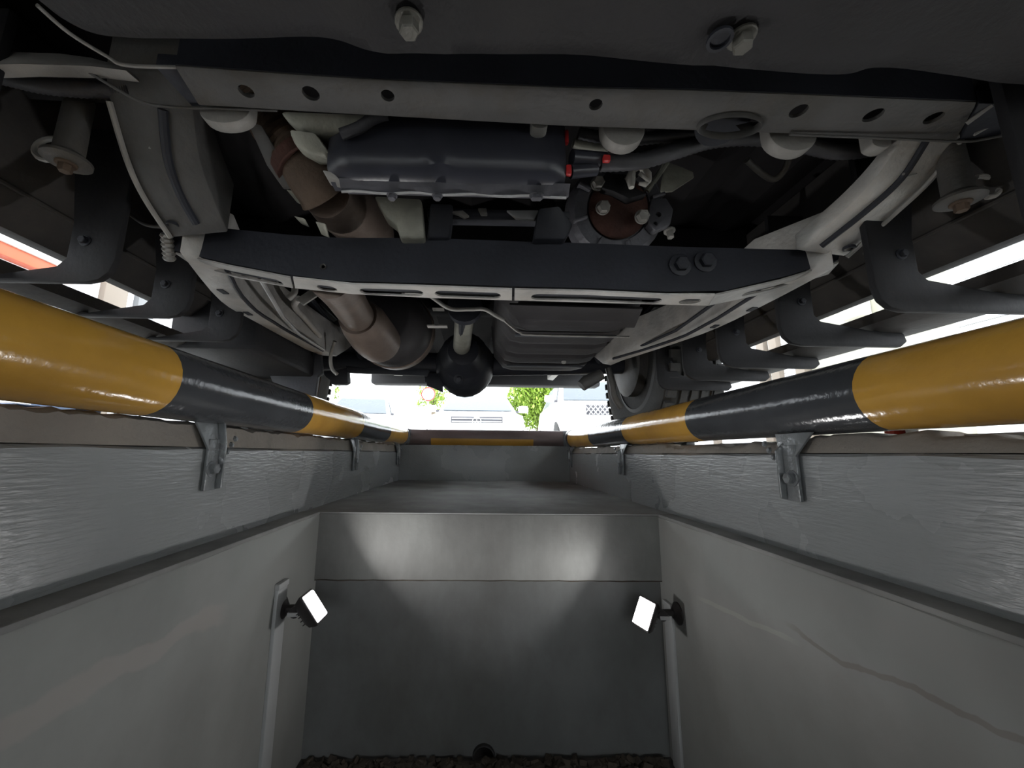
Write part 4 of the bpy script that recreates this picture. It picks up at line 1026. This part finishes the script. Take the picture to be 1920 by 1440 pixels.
def tree(label, c, rad, n, h0, seed):
    rnd = random.Random(seed)
    t = empty('tree', (c.x, c.y, GZ), label, 'tree', 'trees beyond the parked cars')
    base = Vector((c.x, c.y, GZ))
    add('trunk', g_tube(smooth_path([base, base + Vector((0.05, 0, h0 * 0.5)), Vector(c)], 4), [0.12, 0.115, 0.11, 0.1, 0.095, 0.09, 0.085, 0.07, 0.05], 10), 'bark', t)
    V, Fs = [], []
    for i in range(n):
        d = Vector((rnd.gauss(0, 1), rnd.gauss(0, 1), rnd.gauss(0, 0.9))); d.normalize()
        p = Vector(c) + d * rad * (rnd.random() ** 0.45)
        q = Matrix.Rotation(rnd.random() * 6, 3, 'Z') @ Matrix.Rotation(rnd.gauss(0.3, 0.7), 3, 'X')
        s = rnd.uniform(0.05, 0.11)
        k = len(V)
        V += [p + q @ Vector(v) * s for v in ((0, -1, 0), (0.45, 0, 0.12), (0, 1.1, 0), (-0.45, 0, 0.12))]
        Fs += [(k, k + 1, k + 2), (k, k + 2, k + 3)]
    f = mesh('foliage', V, Fs, 'leaf_green', t, smooth=0); f['kind'] = 'stuff'
    for i in range(7):
        d = Vector((rnd.gauss(0, 1), rnd.gauss(0, 1), rnd.uniform(0.1, 0.9))).normalized()
        add('branch', g_tube([Vector(c) - Vector((0, 0, rad * 0.5)), Vector(c) + d * rad * 0.8], [0.04, 0.012], 6), 'bark', t)
tree('leafy green tree between the two white cars', P(1008, 750, 14.5), 1.15, 8500, 2, 3)
tree('thin green tree right behind the round sign', P(812, 745, 16.0), 0.75, 900, 2, 4)
tree('small green tree at the far left of the bright opening', P(607, 732, 15.0), 0.6, 900, 2, 5)

# workshop building on the right: pale cladding boards between beige columns
bx = 5.6
Rb = empty('workshop_building', (bx, 4, GZ), 'white workshop building with horizontal boards and beige columns right of the truck', 'building')
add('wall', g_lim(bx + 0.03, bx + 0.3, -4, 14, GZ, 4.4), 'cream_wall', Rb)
board = None
for seg in ((-4.0, 4.35), (6.6, 14.0)):
    for i in range(24):
        z = GZ + 0.05 + i * 0.18
        add('cladding_board', g_lim(bx, bx + 0.04, seg[0], seg[1], z, z + 0.168), 'cladding_white', Rb, bevel=0.004)
for y in (6.55, 7.12, 7.45, 9.2):
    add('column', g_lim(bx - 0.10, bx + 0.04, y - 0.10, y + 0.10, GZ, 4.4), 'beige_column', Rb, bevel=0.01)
add('wall_cabinet', g_lim(bx - 0.16, bx + 0.03, 5.3, 5.6, 2.02, 2.4), 'white_plastic', Rb, bevel=0.02)
lx = -5.2
Lb = empty('office_building', (lx, 4, GZ), 'pale office building with an orange fascia and beige columns left of the truck', 'building')
add('wall', g_lim(lx - 0.3, lx, -4, 14, GZ, 4.4), 'cladding_white', Lb)
add('fascia', g_lim(lx - 0.02, lx + 0.12, -3, 4.75, 2.02, 2.75), 'orange_panel', Lb, bevel=0.01)
add('fascia_board', g_lim(lx + 0.1, lx + 0.15, -3, 4.62, 2.15, 2.32), 'white_plastic', Lb, bevel=0.01)
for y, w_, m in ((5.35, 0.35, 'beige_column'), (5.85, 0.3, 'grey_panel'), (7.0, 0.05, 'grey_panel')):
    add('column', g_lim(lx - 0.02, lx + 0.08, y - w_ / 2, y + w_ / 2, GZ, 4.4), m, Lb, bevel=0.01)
# small things lying beside the guard pipes
p = Px(148, 765, -0.70)
tag(add('plastic_scrap', join(g_box((-0.72, p.y * 1.0, GZ + 0.03), (0.08, 0.05, 0.06)), g_box((-0.74, p.y - 0.06, GZ + 0.02), (0.05, 0.05, 0.04))), 'blue_plastic', bevel=0.008), 'blue plastic scrap lying outside the left guard pipe', 'scrap')
for i, (px, m, lab) in enumerate(((1690, 'red_plastic', 'red scrap of plastic lying outside the right guard pipe'), (1725, 'white_plastic', 'white and crumpled plastic scrap beside the red one outside the right pipe'))):
    q = Px(px, 806, 0.78)
    tag(add('plastic_scrap', join(g_box((0.78, q.y, GZ + 0.03), (0.05, 0.02, 0.06), Matrix.Rotation(0.3 * i, 3, 'Z')), g_box((0.80, q.y + 0.014, GZ + 0.02), (0.04, 0.02, 0.04))), m, bevel=0.004), lab, 'scrap')
